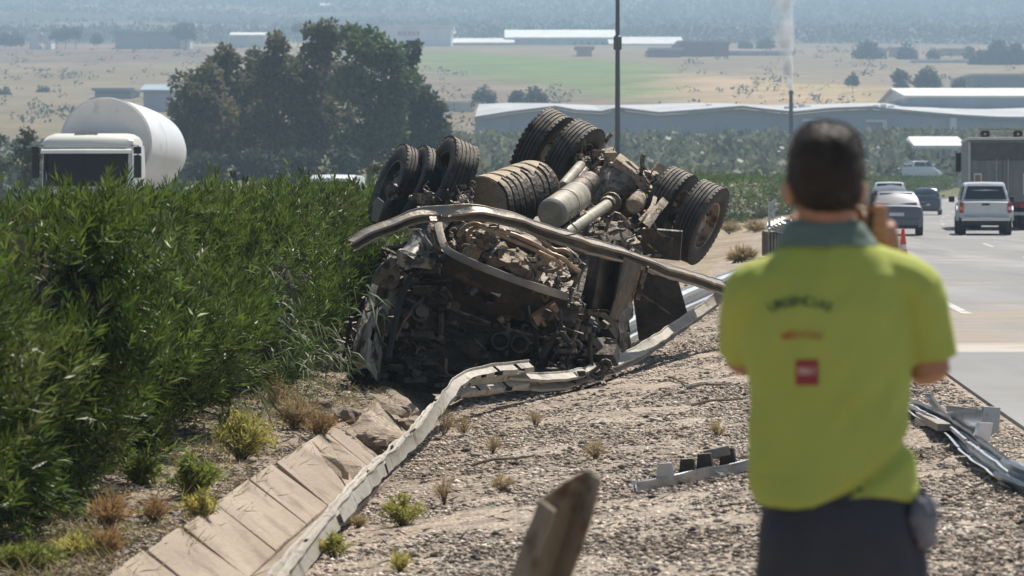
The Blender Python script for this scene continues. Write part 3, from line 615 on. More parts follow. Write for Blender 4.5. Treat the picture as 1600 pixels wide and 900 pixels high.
def tree(name, lobes, d, label, m, trunk_px, base_py=None, group=None, size=.62, dens=15, name2='tree', cat='tree'):
    """lobes: (px, py, radius px, depth offset)"""
    tx = (trunk_px-800)/5000*d; g = gz(tx, d); o = empty(name, (tx, d, g), label, cat, group=group); rng = np.random.default_rng(int(trunk_px*7+d))
    PP = []; DD = []; br = []
    for (px, py, r, dd_) in lobes:
        c = W(px, py, d+dd_); rr = r/5000*d; c.z = max(c.z, g+rr*.5)
        sub = max(3, int(rr*5.0))          # lobes break into smaller uneven clumps
        br.append((c, rr))
        for k in range(sub):
            q = Vector(rng.normal(size=3)); q.normalize(); cc = c+q*rr*rng.uniform(.2, .8); r2 = rr*rng.uniform(.34, .56)
            n = int(dens*r2*r2*4/(size*size)*.55)+20; P, D = cloud(np.array(cc), r2, n, size, rng, .85); PP.append(P); DD.append(D)
    P = np.concatenate(PP); D = np.concatenate(DD); sz = rng.uniform(.6, 1.3, len(P))*size; V, F = leaf_arrays(P, D, sz, sz*.55, .1, rng)
    f = link('crown', np_mesh('crown', V, F, m, rng.random(len(P))), None, o, wpos=True); f['kind'] = 'stuff'
    mb = MB(); ht = max(c.z for c, _ in br)-g; tr = max(.08, ht*.022)
    mid = Vector((tx+ht*.02, d, g+ht*.35)); mb.tube([(tx, d, g-.3), mid, Vector((tx, d, g+ht*.6))], [tr, tr*.75, tr*.45], 7)
    for c, rr in br: mb.tube([mid, mid.lerp(c, .55)+Vector((0, 0, -.06*ht)), c], [tr*.55, tr*.35, tr*.12], 5)
    mb.build('trunk', M['bark'], o, wpos=True); return o
T = 300
tree('eucalyptus_tree', [(295, 150, 36, 0), (285, 195, 30, 0), (320, 120, 30, 1), (330, 170, 38, 0), (310, 230, 40, 0), (345, 225, 36, -1)], T, 'rounded olive eucalyptus at the left end of the tall tree group', LM['olive'], 310, group='tall eucalyptus trees behind the hedge')
tree('eucalyptus_tree', [(352, 95, 26, 0), (345, 125, 32, 0), (378, 140, 34, 0), (375, 190, 38, -1), (385, 240, 36, 0), (355, 250, 34, 0)], T+6, 'brownish eucalyptus second from the left in the tall group', LM['brown'], 365, group='tall eucalyptus trees behind the hedge')
tree('eucalyptus_tree', [(425, 75, 24, 0), (410, 105, 30, 0), (445, 110, 28, 0), (430, 155, 36, 0), (425, 205, 38, -1), (440, 250, 34, 0)], T, 'slim eucalyptus with a flat top left of the tallest tree', LM['olive'], 430, group='tall eucalyptus trees behind the hedge')
tree('eucalyptus_tree', [(495, 50, 20, 0), (515, 58, 24, 0), (490, 85, 30, 0), (475, 130, 32, -1), (455, 170, 28, -2), (500, 175, 38, 0), (480, 235, 40, 0)], T+3, 'brown topped eucalyptus in the middle of the tall group', LM['brown'], 485, group='tall eucalyptus trees behind the hedge')
tree('eucalyptus_tree', [(548, 48, 20, 0), (580, 62, 28, 0), (560, 85, 34, -1), (610, 90, 34, 0), (570, 140, 42, -1), (625, 130, 34, 0), (600, 190, 44, 0), (560, 235, 40, 0)], T-4, 'tallest and greenest eucalyptus, its crown leaning right', LM['green'], 575, group='tall eucalyptus trees behind the hedge')
tree('eucalyptus_tree', [(638, 85, 22, 0), (640, 120, 22, 0), (650, 165, 32, 0), (675, 175, 24, 0), (690, 205, 22, 0), (660, 225, 36, -1), (630, 250, 34, 0), (690, 240, 18, 0)], T+2, 'dark eucalyptus sloping down at the right end of the tall group', LM['dark'], 655, group='tall eucalyptus trees behind the hedge')
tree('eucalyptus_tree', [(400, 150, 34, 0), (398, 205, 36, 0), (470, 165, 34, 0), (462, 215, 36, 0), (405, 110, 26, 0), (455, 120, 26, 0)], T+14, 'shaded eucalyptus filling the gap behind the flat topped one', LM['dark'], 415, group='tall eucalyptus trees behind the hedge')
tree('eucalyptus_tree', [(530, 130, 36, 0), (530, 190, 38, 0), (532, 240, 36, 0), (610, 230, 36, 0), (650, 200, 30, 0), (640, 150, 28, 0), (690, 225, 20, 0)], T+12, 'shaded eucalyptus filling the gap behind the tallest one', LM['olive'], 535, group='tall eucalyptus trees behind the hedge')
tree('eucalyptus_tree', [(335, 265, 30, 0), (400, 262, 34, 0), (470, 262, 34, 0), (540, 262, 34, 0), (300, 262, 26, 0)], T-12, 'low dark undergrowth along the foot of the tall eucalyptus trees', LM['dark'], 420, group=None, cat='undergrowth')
tree('roadside_tree', [(40, 212, 16, 0), (32, 235, 20, 0), (52, 240, 18, 0), (38, 262, 24, 0)], 160, 'dark little tree left of the white tanker cab', LM['dark'], 38, size=.28)
tree('roadside_tree', [(2, 250, 14, 0), (0, 225, 12, 0), (5, 265, 14, 0)], 230, 'blue green bush at the left picture edge behind the hedge', LM['teal'], 0, size=.35)
tree('roadside_bush', [(598, 262, 14, 0), (585, 268, 10, 0), (612, 268, 10, 0)], 130, 'small brownish bush above the hedge left of the wheels', LM['olive'], 600, size=.18)
tree('roadside_bush', [(505, 272, 12, 0), (490, 276, 9, 0), (525, 275, 9, 0)], 135, 'grey green bush behind the white van roof', LM['olive'], 505, size=.18)
for (px, py, r, d, m, lb) in [(755, 148, 20, 720, 'teal', 'round dark tree on the tan slope left of its twin'), (808, 152, 17, 720, 'teal', 'left half of the pair of bushy trees behind the raised twin wheels'), (838, 150, 19, 725, 'teal', 'right half of the pair of bushy trees behind the raised twin wheels'),
    (1332, 124, 12, 900, 'teal', 'small lone tree above the white roof vents right of the smoke'), (1408, 118, 15, 850, 'teal', 'upright dark tree left of the bigger round one on the right'), (1408, 135, 13, 850, 'teal', 'shaded lower tree left of the white shed roof'), (1450, 122, 22, 850, 'teal', 'biggest round dark tree above the white shed'), (1499, 128, 13, 860, 'teal', 'small round tree right of the biggest dark one'),
    (68, 153, 12, 900, 'teal', 'small round bush on the tan slope above the tanker'), (5, 150, 13, 880, 'teal', 'dark bush on the slope at the left picture edge'), (1530, 88, 13, 1200, 'dark', 'tree at the left end of the row on the right ridge'), (1556, 84, 18, 1200, 'dark', 'second tree of the row on the right ridge'), (1585, 86, 18, 1200, 'dark', 'third tree of the row on the right ridge'),
    (1418, 82, 12, 1290, 'dark', 'pointed tree between the cream houses on the hill'), (1355, 78, 15, 1300, 'dark', 'broad tree left of the narrow cream house'), (1458, 84, 9, 1290, 'dark', 'small tree left of the wide pinkish house'), (1515, 84, 9, 1300, 'dark', 'small tree right of the wide pinkish house'),
    (290, 46, 13, 1480, 'dark', 'dark tree behind the tiny white house on the left ridge'), (278, 47, 8, 1480, 'dark', 'small tree touching the long grey building'), (88, 53, 8, 1480, 'dark', 'small tree right of the pair of tiny white houses'), (102, 51, 11, 1480, 'dark', 'larger tree on the left ridge'), (118, 50, 9, 1480, 'dark', 'tree at the right end of the left ridge group'), (25, 60, 10, 1480, 'dark', 'tree at the far left of the ridge'), (8, 60, 10, 1480, 'dark', 'tree at the left picture edge on the ridge'),
    (465, 42, 8, 1550, 'teal', 'thin hazy tree showing above the flat topped eucalyptus'), (1195, 68, 10, 1500, 'teal', 'hazy tree on the ridge left of the smoke'), (1165, 70, 9, 1500, 'teal', 'hazy tree just right of the brown factory'), (150, 60, 8, 1480, 'dark', 'small tree right of the ridge group beside the orange soil')]:
    if d >= 1150: r *= 1.35
    tree('field_tree', [(px, py, r*.75, 0), (px-r*.45, py+r*.35, r*.55, 0), (px+r*.45, py+r*.3, r*.6, 0)], d, lb, LM[m], px, size=max(.8, r/5000*d*.28), dens=9)
# olive grove and far scrub: read as one mass
def grove(name, n, f, size, m, label, cat):
    PP = []; DD = []; SS = []; rng = np.random.default_rng(n)
    for i in range(n):
        x, y, r = f(rng); g = gz(x, y); q = int(26 if size < 1 else 16); P, D = cloud(np.array((x, y, g+r*.75)), r, q, size, rng, .8); PP.append(P); DD.append(D); SS.append(np.full(q, r*.55))
    P = np.concatenate(PP); D = np.concatenate(DD); s_ = np.concatenate(SS)*rng.uniform(.7, 1.3, len(P)); V, F = leaf_arrays(P, D, s_, s_*.7, 0, rng)
    o = link(name, np_mesh(name, V, F, m, rng.random(len(P)))); tagit(o, label, cat, kind='stuff')
def fg(rng):
    d = rng.uniform(300, 505); px = rng.uniform(700, 1640)
    if px > 1340: d = rng.uniform(392, 505)
    return (px-800)/5000*d, d, rng.uniform(1.3, 2.0)
grove('olive_grove', 2600, fg, .9, mat('olive_leaf', (.12, .14, .085), .6, 0, (.16, .165, .11), .25, rnd=.4, trans=.25), 'hazy grey green olive grove filling the valley floor before the warehouse', 'olive grove')
def fl(rng):
    d = rng.uniform(240, 480); px = rng.uniform(-60, 270); return (px-800)/5000*d, d, rng.uniform(1.0, 1.9)
grove('valley_scrub', 300, fl, .9, LM['teal'], 'hazy low scrub left of the tall trees behind the tanker', 'scrub')
def fm(rng):
    d = rng.uniform(1750, 3500); px = rng.uniform(-300, 1900); return (px-800)/5000*d, d, rng.uniform(2.0, 5.5)
grove('mountain_scrub', 9000, fm, 3, LM['dark'], 'dark dotted trees covering the distant hazy mountain', 'scrub')
def fh(rng):
    while True:
        d = rng.uniform(620, 1500); px = rng.uniform(0, 1600)
        py = 300-(gz((px-800)/5000*d, d)-CAMZ)/d*5000
        if 630 < px < 1060 and py < 110+(px-650)*.155: continue
        if mn.noise(Vector((px*.012, d*.006, 3))) > .15 or rng.random() < .1: return (px-800)/5000*d, d, rng.uniform(.6, 1.7)
grove('hillside_bushes', 750, fh, 1.5, LM['dark'], 'small dark bushes dotted over the dry hillside fields', 'bushes')

# ---------------------------------------------------------------- poles, chimney, smoke
def lamp_pole():
    d = 120; a = W(965, 268, d); g = gz(a.x, d); o = empty('lamp_pole', (a.x, d, g), 'tall slim grey lighting pole rising out of the top of the picture', 'pole')
    pm = mat('pole_paint', (.13, .13, .16), .6, .2); mb = MB(); zt = g+14
    mb.tube([(a.x, d, g-.2), (a.x, d, W(0, 65, d).z), (a.x, d, zt)], [.13, .085, .06], 12); mb.build('shaft', pm, o, wpos=True, smooth=True)
    mb = MB(); z = W(0, 66, d).z; mb.lathe([(-.3, .1), (-.26, .16), (.2, .16), (.26, .09)], (a.x, d, z), Z, 12); mb.build('collar', pm, o, wpos=True)
    mb = MB(); mb.tube([(a.x, d, zt-.1), (a.x+.6, d, zt+.25), (a.x+1.4, d, zt+.3)], .045, 8); mb.build('arm', pm, o, wpos=True)
    mb = MB(); mb.box((a.x+1.7, d, zt+.3), (.7, .3, .14)); mb.build('lantern', pm, o, wpos=True, bevel=.03)
lamp_pole()
def chimney():
    d = 450; a = W(1236, 240, d); g = gz(a.x, d); zt = W(0, 141, d).z; o = empty('chimney_stack', (a.x, d, g), 'slender dark chimney with white smoke rising from its top', 'chimney')
    pm = mat('chimney_steel', (.07, .07, .085), .7); mb = MB(); mb.tube([(a.x, d, g-.3), (a.x, d, g+6), (a.x, d, zt)], [.34, .3, .25], 12); mb.build('stack', pm, o, wpos=True)
    mb = MB(); mb.lathe([(0, .26), (.02, .36), (.3, .36), (.32, .26)], (a.x, d, zt-.5), Z, 12); mb.build('rim', pm, o, wpos=True)
    mb = MB(); rings = []
    for k in range(26):
        t = k/25; z = zt+.05+t*24; cx = a.x-1.1*t**.7*2.0+.25*math.sin(t*15)*t; r = .34+2.8*t**.85*(1+.12*math.sin(t*23)); rings.append([(cx+r*math.cos(q*math.pi/6)*(1+.1*math.sin(3*q+k)), d+r*math.sin(q*math.pi/6), z) for q in range(12)])
    mb.loft(rings); m = bpy.data.materials.new('smoke'); m.use_nodes = True; nt = m.node_tree; L = nt.links
    for nd in list(nt.nodes):
        if nd.type != 'OUTPUT_MATERIAL': nt.nodes.remove(nd)
    out = [x for x in nt.nodes if x.type == 'OUTPUT_MATERIAL'][0]; pv = _n(nt, 'ShaderNodeVolumePrincipled'); pv.inputs['Color'].default_value = (1, 1, 1, 1); pv.inputs['Anisotropy'].default_value = .1
    tc = _n(nt, 'ShaderNodeTexCoord'); nn = _n(nt, 'ShaderNodeTexNoise'); nn.inputs['Scale'].default_value = .55; nn.inputs['Detail'].default_value = 4; L.new(tc.outputs['Object'], nn.inputs['Vector'])
    r = _n(nt, 'ShaderNodeMapRange'); r.inputs[1].default_value = .36; r.inputs[2].default_value = .62; r.inputs[3].default_value = 0; r.inputs[4].default_value = 1; L.new(nn.outputs[0], r.inputs[0])
    sx = _n(nt, 'ShaderNodeSeparateXYZ'); L.new(tc.outputs['Object'], sx.inputs[0]); r2 = _n(nt, 'ShaderNodeMapRange'); r2.inputs[1].default_value = zt; r2.inputs[2].default_value = zt+9; r2.inputs[3].default_value = 1.8; r2.inputs[4].default_value = .7; L.new(sx.outputs[2], r2.inputs[0])
    mm = _n(nt, 'ShaderNodeMath', operation='MULTIPLY'); L.new(r.outputs[0], mm.inputs[0]); L.new(r2.outputs[0], mm.inputs[1]); L.new(mm.outputs[0], pv.inputs['Density']); L.new(pv.outputs[0], out.inputs['Volume'])
    tagit(mb.build('smoke', m), 'thin white smoke plume drifting up from the slender chimney', 'smoke', kind='stuff')
chimney()
# ---------------------------------------------------------------- air
def haze():
    mb = MB(); mb.box((0, 2550, 150-.5), (13500, 6000, 345)); m = bpy.data.materials.new('haze'); m.use_nodes = True; nt = m.node_tree; L = nt.links
    for nd in list(nt.nodes):
        if nd.type != 'OUTPUT_MATERIAL': nt.nodes.remove(nd)
    out = [x for x in nt.nodes if x.type == 'OUTPUT_MATERIAL'][0]; pv = _n(nt, 'ShaderNodeVolumePrincipled'); pv.inputs['Color'].default_value = (.56, .77, 1.0, 1); pv.inputs['Density'].default_value = HAZE; pv.inputs['Anisotropy'].default_value = .0
    L.new(pv.outputs[0], out.inputs['Volume']); o = mb.build('haze', m); o['kind'] = 'stuff'; o['label'] = 'bluish summer haze filling the valley air'; o['category'] = 'haze'
HAZE = .0004
haze()
# ---------------------------------------------------------------- guardrail beams
def wprof(wd=.31, dp=.075):
    pts = [(-.5, 0), (-.42, .1), (-.34, .95), (-.2, 1), (-.1, .12), (0, 0), (.1, .12), (.2, 1), (.34, .95), (.42, .1), (.5, 0)]
    return [(a*wd, b*dp) for a, b in pts]
def beam(name, P, Wv, m, parent=None, wd=.31, n=10, th=.006, holes=0, crush=None, rs=1, jag=0, dp=.075):
    """W-beam swept along P; Wv = direction of the beam's width at each point; crush = width factor at each point"""
    C = catmull(P, n); WW = catmull([Vector(q)*10 for q in Wv], n); K = [1.0]*len(P) if crush is None else crush
    KK = [v.x for v in catmull([(k, 0, 0) for k in K], n)]
    pr = wprof(wd, dp); m_ = len(C); grid = []; rr = random.Random(rs)
    for i, c in enumerate(C):
        t = (C[min(i+1, m_-1)]-C[max(i-1, 0)]).normalized(); wv = (WW[i]-t*WW[i].dot(t)).normalized(); nr = t.cross(wv)
        row = []
        for j, (a, b) in enumerate(pr):
            q = c+wv*a*KK[i]+nr*b*(1.0+(1-KK[i])*.8)
            nz_ = mn.noise_vector(q*3.1+Vector((rs, 0, 0)))*.02*(1.3-min(KK[i], 1))+mn.noise_vector(q*11)*.003
            if jag and i in (0, m_-1): q = q+t*rr.uniform(-jag, jag)
            row.append(q+nz_)
        grid.append((row, nr))
    mb = MB(); k = len(pr); vs = [q for row, _ in grid for q in row]+[q-nr*th for row, nr in grid for q in row]; N = m_*k; fs = []; dead = set()
    for h in range(holes):
        i0 = rr.randrange(2, m_-4); j0 = rr.randrange(1, k-3)
        for a in range(rr.choice((1, 2, 3))):
            for b in range(rr.choice((1, 2))): dead.add((i0+a, j0+b))
    for i in range(m_-1):
        for j in range(k-1):
            if (i, j) in dead: continue
            a, b, c_, d_ = i*k+j, i*k+j+1, (i+1)*k+j+1, (i+1)*k+j
            fs.append((a, b, c_, d_)); fs.append((N+d_, N+c_, N+b, N+a))
            for (p, q, di, dj) in ((a, b, -1, 0), (c_, d_, 1, 0), (b, c_, 0, 1), (d_, a, 0, -1)):
                ii, jj = i+di, j+dj
                if not (0 <= ii < m_-1 and 0 <= jj < k-1) or (ii, jj) in dead: fs.append((q, p, N+p, N+q))
    mb.add(vs, fs); return mb.build(name, m, parent, smooth=True, wpos=parent is not None)
def gp(px, py, h=0.0): return G(px, py, h)

# long torn guardrail that runs up out of the ditch, along the gravel and round the cab
P1 = [W(428, 905, 16.5), W(482, 838, 17.9), W(528, 785, 19.5), W(574, 735, 21.6), W(618, 696, 23.6), W(652, 664, 25.2), W(678, 628, 27.0), W(712, 603, 28.2), W(762, 594, 29.0), W(820, 586, 29.8)]
V1 = [(.75, -.1, .45), (.75, -.1, .45), (.7, -.1, .5), (.75, 0, .35), (.8, .1, .3), (.9, .2, .35), (.75, .3, .6), (.25, -.3, .9), (.1, -.45, .85), (.1, -.45, .85)]
K1 = [.72, .66, .60, .45, .38, .36, .42, .75, 1.0, .95]
o = beam('torn_guardrail', P1, V1, M['dirty_rail'], holes=44, crush=K1, n=12, rs=4, jag=.03)
tagit(o, 'long muddy torn guardrail curving out of the concrete ditch towards the cab', 'guardrail')
P2 = [W(780, 592, 29.5), W(850, 596, 30.2), W(905, 585, 31), W(960, 566, 32.5), W(1010, 538, 34), W(1045, 515, 35), W(1080, 490, 36), W(1112, 466, 36.6), W(1136, 440, 36.6)]
V2 = [(.1, -.5, .8), (.1, -.5, .8), (.2, -.4, .8), (.3, -.3, .8), (.3, -.4, .7), (.3, -.4, .7), (.4, -.4, .7), (.4, -.4, .6), (.5, -.5, .5)]
o = beam('torn_guardrail', P2, V2, M['dirty_rail'], holes=6, crush=[.6, .55, .45, .5, .5, .55, .5, .4, .3], n=10, rs=8, jag=.04)
tagit(o, 'crumpled beige guardrail lying across the gravel below the black plates', 'guardrail')
P3 = [W(546, 384, 30.2), W(590, 360, 30.3), W(640, 340, 30.4), W(690, 329, 30.5), W(740, 328, 30.6), W(800, 343, 30.9), W(860, 366, 31.4), W(920, 385, 32), W(975, 400, 32.6), W(1030, 420, 33.6), W(1085, 436, 35), W(1120, 446, 36), W(1136, 455, 36.5)]
V3 = [(-.35, -.3, .85), (-.3, -.3, .85), (-.2, -.4, .8), (0, -.75, .6), (.1, -.55, .8), (.25, -.35, .9), (.3, -.3, .9), (.3, -.2, .9), (.2, -.3, .9), (.2, -.4, .8), (.2, -.5, .7), (.3, -.5, .6), (.4, -.5, .5)]
o = beam('bent_guardrail', P3, V3, M['grey_rail'], holes=5, crush=[.42, .42, .42, .5, .45, .45, .52, .55, .5, .48, .5, .5, .3], n=9, rs=5, jag=.03)
tagit(o, 'dark bent guardrail arched over the upturned engine and folded back at the right', 'guardrail')
# straight galvanised beam behind the plates
P4 = [W(955, 530, 36.6), W(1010, 500, 40.5), W(1070, 470, 45.5), W(1150, 438, 55)]
o = beam('fallen_guardrail', P4, [(-.05, -.25, 1)]*4, M['galv'], n=8, rs=2, wd=.33, crush=[1, 1.05, 1.1, 1.2], dp=.085)
tagit(o, 'straight bright galvanised guardrail behind the hanging black plates', 'guardrail')

# ---------------------------------------------------------------- the overturned truck
TR = empty('overturned_truck', W(780, 590, 33), 'burnt out lorry tractor lying on its crushed cab, wheels up, beside the hedge', 'truck')
def part(mb, name, m, parent=None, smooth=False, bevel=0):
    return mb.build(name, m, parent or TR, smooth=smooth, bevel=bevel, wpos=True)
def sheet(rows, nu, nv, thick, amp=.03, sc=2.5, seed=0, amp2=.01, sc2=9, holes=0):
    """a bent sheet through a grid of points: rows = list of lists of Vectors, resampled and crumpled"""
    R1 = [catmull(r, nu) for r in rows]; n = len(R1[0]); cols = [catmull([r[i] for r in R1], nv) for i in range(n)]; m_ = len(cols[0])
    vs = []; rr = random.Random(seed)
    for i in range(n):
        for j in range(m_):
            q = cols[i][j]; vs.append(q+mn.noise_vector(q*sc+Vector((seed, 0, 0)))*amp+mn.noise_vector(q*sc2+Vector((0, seed, 0)))*amp2)
    mb = MB(); N = len(vs); c0 = sum(vs, Vector())/N
    nr = (vs[m_-1]-vs[0]).cross(vs[(n-1)*m_]-vs[0]).normalized()
    if nr.y < 0: nr = -nr
    fs = []; dead = set()
    for h in range(holes):
        a, b = rr.randrange(n-1), rr.randrange(m_-1)
        for x in range(rr.randint(1, 3)):
            for y in range(rr.randint(1, 3)): dead.add((a+x, b+y))
    for i in range(n-1):
        for j in range(m_-1):
            if (i, j) in dead: continue
            a, b, c_, d_ = i*m_+j, i*m_+j+1, (i+1)*m_+j+1, (i+1)*m_+j; fs += [(a, b, c_, d_), (N+d_, N+c_, N+b, N+a)]
            for (p, q, di, dj) in ((a, b, -1, 0), (c_, d_, 1, 0), (b, c_, 0, 1), (d_, a, 0, -1)):
                ii, jj = i+di, j+dj
                if not (0 <= ii < n-1 and 0 <= jj < m_-1) or (ii, jj) in dead: fs.append((q, p, N+p, N+q))
    mb.add(vs+[v+nr*thick for v in vs], fs); return mb
def grid(pts, d): return [[W(x, y, d+dd) for (x, y, dd) in r] for r in pts]

# cab: crushed front, sooty, upside down
cab = sheet(grid([[(640, 392, .3), (700, 395, 0), (800, 430, .1), (905, 475, .4), (962, 505, 1.2)],
                  [(605, 440, -.1), (690, 445, .35), (790, 480, .45), (890, 505, .6), (965, 535, 1.4)],
                  [(575, 500, -.1), (665, 500, .25), (770, 525, .5), (880, 545, .7), (962, 560, 1.5)],
                  [(556, 560, -.2), (650, 555, .1), (760, 570, .3), (870, 580, .7), (950, 580, 1.5)],
                  [(548, 610, -.1), (640, 612, -.1), (740, 612, .1), (850, 606, .6), (940, 590, 1.5)]], 31.4), 9, 9, .03, .07, 2.2, 3, .035, 7, 16)
part(cab, 'cab_front', M['dark_panel'])
side = sheet(grid([[(962, 505, 1.2), (975, 480, 2.2), (985, 450, 3.4)], [(965, 540, 1.4), (975, 530, 2.3), (990, 520, 3.4)], [(950, 580, 1.5), (965, 580, 2.4), (975, 575, 3.4)]], 31.4), 6, 6, .03, .06, 2, 5, .03, 8, 3)
part(side, 'cab_side', M['burnt'])
back = sheet(grid([[(560, 400, 2.6), (700, 390, 2.6), (830, 400, 2.8), (985, 440, 3.4)], [(545, 500, 2.6), (700, 500, 2.6), (850, 500, 2.8), (985, 520, 3.4)], [(540, 610, 2.4), (700, 610, 2.6), (850, 600, 2.8), (975, 580, 3.4)]], 31.4), 6, 6, .04, .05, 2, 6, .03, 8, 0)
part(back, 'cab_rear_wall', M['burnt'])
floor_ = sheet(grid([[(640, 395, .4), (760, 425, .4), (905, 475, .6)], [(620, 385, 1.5), (760, 415, 1.5), (930, 460, 1.8)], [(600, 395, 2.7), (760, 400, 2.7), (980, 445, 3.3)]], 31.4), 8, 8, .03, .05, 2, 8, .03, 8, 3)
part(floor_, 'cab_floor', M['burnt'])
lp = sheet(grid([[(655, 362, .9), (668, 366, .6), (674, 392, .4)], [(610, 404, .7), (634, 412, .15), (652, 432, .2)], [(578, 458, .35), (598, 466, -.1), (616, 480, .0)], [(560, 513, -.05), (580, 522, -.55), (598, 540, -.3)], [(548, 566, -.4), (566, 576, -.85), (586, 592, -.6)]], 31.1), 7, 6, .025, .05, 3, 11, .014, 9, 4)
part(lp, 'side_door', M['cream'])['label'] = 'scuffed cream side door panel, creased lengthwise'
lp2 = sheet(grid([[(612, 400, .6), (600, 430, .4)], [(575, 470, .5), (566, 490, .4)], [(548, 515, .6), (543, 545, .4)]], 31.3), 7, 4, .02, .03, 3, 12, .02, 9, 2)
part(lp2, 'side_sill', M['cream'])
for (a, b, c_) in [((650, 415), (626, 470), (606, 560))]:
    mb = MB(); mb.tube(catmull([W(*a, 31.0), W(*b, 30.75), W(*c_, 30.4)], 6), [.03]*13, 6); part(mb, 'door_seal', M['black'], smooth=True)
# rusty pink flap inside the door
part(sheet(grid([[(622, 492, 0), (642, 485, -.1)], [(612, 515, 0), (628, 512, -.1)], [(600, 532, 0), (618, 535, -.1)]], 31.0), 5, 5, .02, .04, 4, 2, .03, 12, 2), 'torn_flap', mat('rusty_pink_flap', (.2, .14, .11), .8, 0, (.12, .08, .06), 8))
# windscreen frame ribs, vents and bars on the dark face
for i, (a, b, r) in enumerate([((700, 400), (690, 545), .035), ((640, 420), (660, 480), .03), ((690, 462), (900, 520), .028), ((700, 480), (880, 535), .02), ((720, 500), (850, 548), .018), ((770, 500), (765, 560), .025), ((795, 505), (790, 565), .025), ((830, 470), (838, 560), .03), ((860, 480), (870, 560), .02), ((600, 575), (700, 590), .025), ((640, 600), (720, 606), .02), ((560, 590), (640, 560), .03), ((905, 500), (880, 580), .03), ((930, 510), (925, 575), .03)]):
    mb = MB(); p, q = W(*a, 31.25), W(*b, 31.4); c_ = p.lerp(q, .5)+Vector((random.uniform(-.04, .04), -.05, random.uniform(-.04, .04))); mb.tube(catmull([p, c_, q], 5), r*.8, 6); part(mb, 'cab_brace', M['burnt'] if i % 3 else M['mech'])
for (x, y) in ((782, 535), (812, 540)):
    mb = MB(); mb.lathe([(0, .09), (.05, .11), (.1, .09), (.1, .07), (0, .07)], W(x, y, 31.2), Vector((0, -1, .2)), 14); part(mb, 'lamp_socket', M['burnt'])
# white-blue scuffed tag
mb = MB(); mb.box(W(778, 452, 31.1), (.10, .02, .12), Matrix.Rotation(.5, 3, 'Y')); part(mb, 'scuffed_tag', mat('pale_blue_scuff', (.32, .37, .42), .5))

# front frame: beam bowed round the engine bay
def bar_path(name, pts, d, w_, h, m, n=8, par=None):
    C = catmull([W(x, y, d+dd) for x, y, dd in pts], n); rings = []; m_ = len(C)
    for i, c in enumerate(C):
        t = (C[min(i+1, m_-1)]-C[max(i-1, 0)]).normalized(); s_ = t.cross(Vector((0, -1, 0))).normalized(); u = Vector((0, -1, 0)); k = 1+.12*mn.noise(c*3)
        rings.append([c+s_*a*h*k/2+u*b*w_/2 for a, b in ((-1, -1), (-1, 1), (-.6, 1.15), (.6, 1.15), (1, 1), (1, -1))])
    mb = MB(); mb.loft(rings); return part(mb, name, m, par, smooth=True)
bar_path('front_crossmember', [(684, 345, .5), (688, 365, .2), (697, 388, -.05), (720, 403, -.2), (770, 424, -.25), (830, 446, -.25), (888, 464, 0)], 31.1, .10, .075, M['grey_rail'])
plate = sheet(grid([[(697, 396, -.1), (780, 430, -.18), (888, 468, 0)], [(692, 430, 0), (775, 462, -.05), (882, 490, .1)], [(690, 462, .1), (770, 490, .1), (870, 512, .2)]], 31.15), 8, 6, .02, .03, 2.5, 21, .015, 9, 2)
part(plate, 'front_panel', mat('brown_burnt_panel', (.075, .052, .038), .6, .2, (.04, .034, .03), 4, (.15, .10, .065), 6, (.58, .7), .3, 16))
bar_path('bay_upright', [(700, 335, .6), (680, 360, .4), (690, 400, .2), (682, 440, .2)], 31.1, .12, .16, M['burnt'])
bar_path('bay_upright', [(912, 398, .6), (908, 430, .4), (898, 465, .2), (880, 492, .1)], 31.3, .10, .10, M['burnt'])
# engine seen from below with covers, pipes and clutter
eng = sheet(grid([[(690, 345, 1.9), (770, 350, 1.9), (850, 375, 2.0), (905, 400, 2.2)], [(690, 375, 1.2), (770, 385, 1.1), (850, 410, 1.2), (905, 430, 1.4)], [(705, 398, .6), (770, 415, .5), (850, 445, .5), (900, 460, .7)]], 31.2), 8, 8, .03, .09, 3.5, 31, .06, 9, 0)
part(eng, 'engine_block', M['burnt'])
def lump(name, x, y, d, sx, sy, sz, m, rot=(0, 0, 0), par=None, bev=.02, amp=.02, sub=2):
    bm = bmesh.new(); bmesh.ops.create_cube(bm, size=1)
    bmesh.ops.subdivide_edges(bm, edges=bm.edges, cuts=sub, use_grid_fill=True)
    E = Matrix.Rotation(rot[2], 3, 'Z') @ Matrix.Rotation(rot[1], 3, 'Y') @ Matrix.Rotation(rot[0], 3, 'X'); c = W(x, y, d)
    for v in bm.verts:
        q = Vector((v.co.x*sx, v.co.y*sy, v.co.z*sz)); v.co = c+E @ q; v.co += mn.noise_vector(v.co*9)*amp
    me = bpy.data.meshes.new(name); bm.to_mesh(me); bm.free(); return link(name, me, m, par or TR, wpos=True)
lump('engine_cover', 795, 405, 31.6, .44, .35, .12, M['paledust'], (.5, .35, .2), amp=.07, sub=5)
lump('engine_bracket', 742, 385, 31.3, .30, .16, .10, M['paledust'], (.6, -1.05, 0), amp=.012)
lump('engine_bracket', 838, 418, 31.5, .28, .15, .10, M['paledust'], (.6, -1.0, 0), amp=.012)
lump('engine_bracket', 818, 412, 31.6, .09, .1, .09, M['paledust'], (.3, .2, .4), amp=.03)
lump('engine_bracket', 726, 372, 31.5, .08, .1, .16, M['mech'], (.3, .2, .4), amp=.03)
lump('engine_bracket', 714, 352, 31.7, .14, .1, .16, M['mech'], (.3, .5, .4), amp=.03)
lump('rusty_bracket', 852, 488, 31.1, .26, .1, .09, mat('rusty_bracket', (.22, .12, .07), .8, 0, (.34, .25, .18), 9), (.4, -.55, 0), amp=.012)
lump('sump', 805, 378, 32.0, .55, .4, .22, M['burnt'], (.3, .35, 0), amp=.05, sub=4)
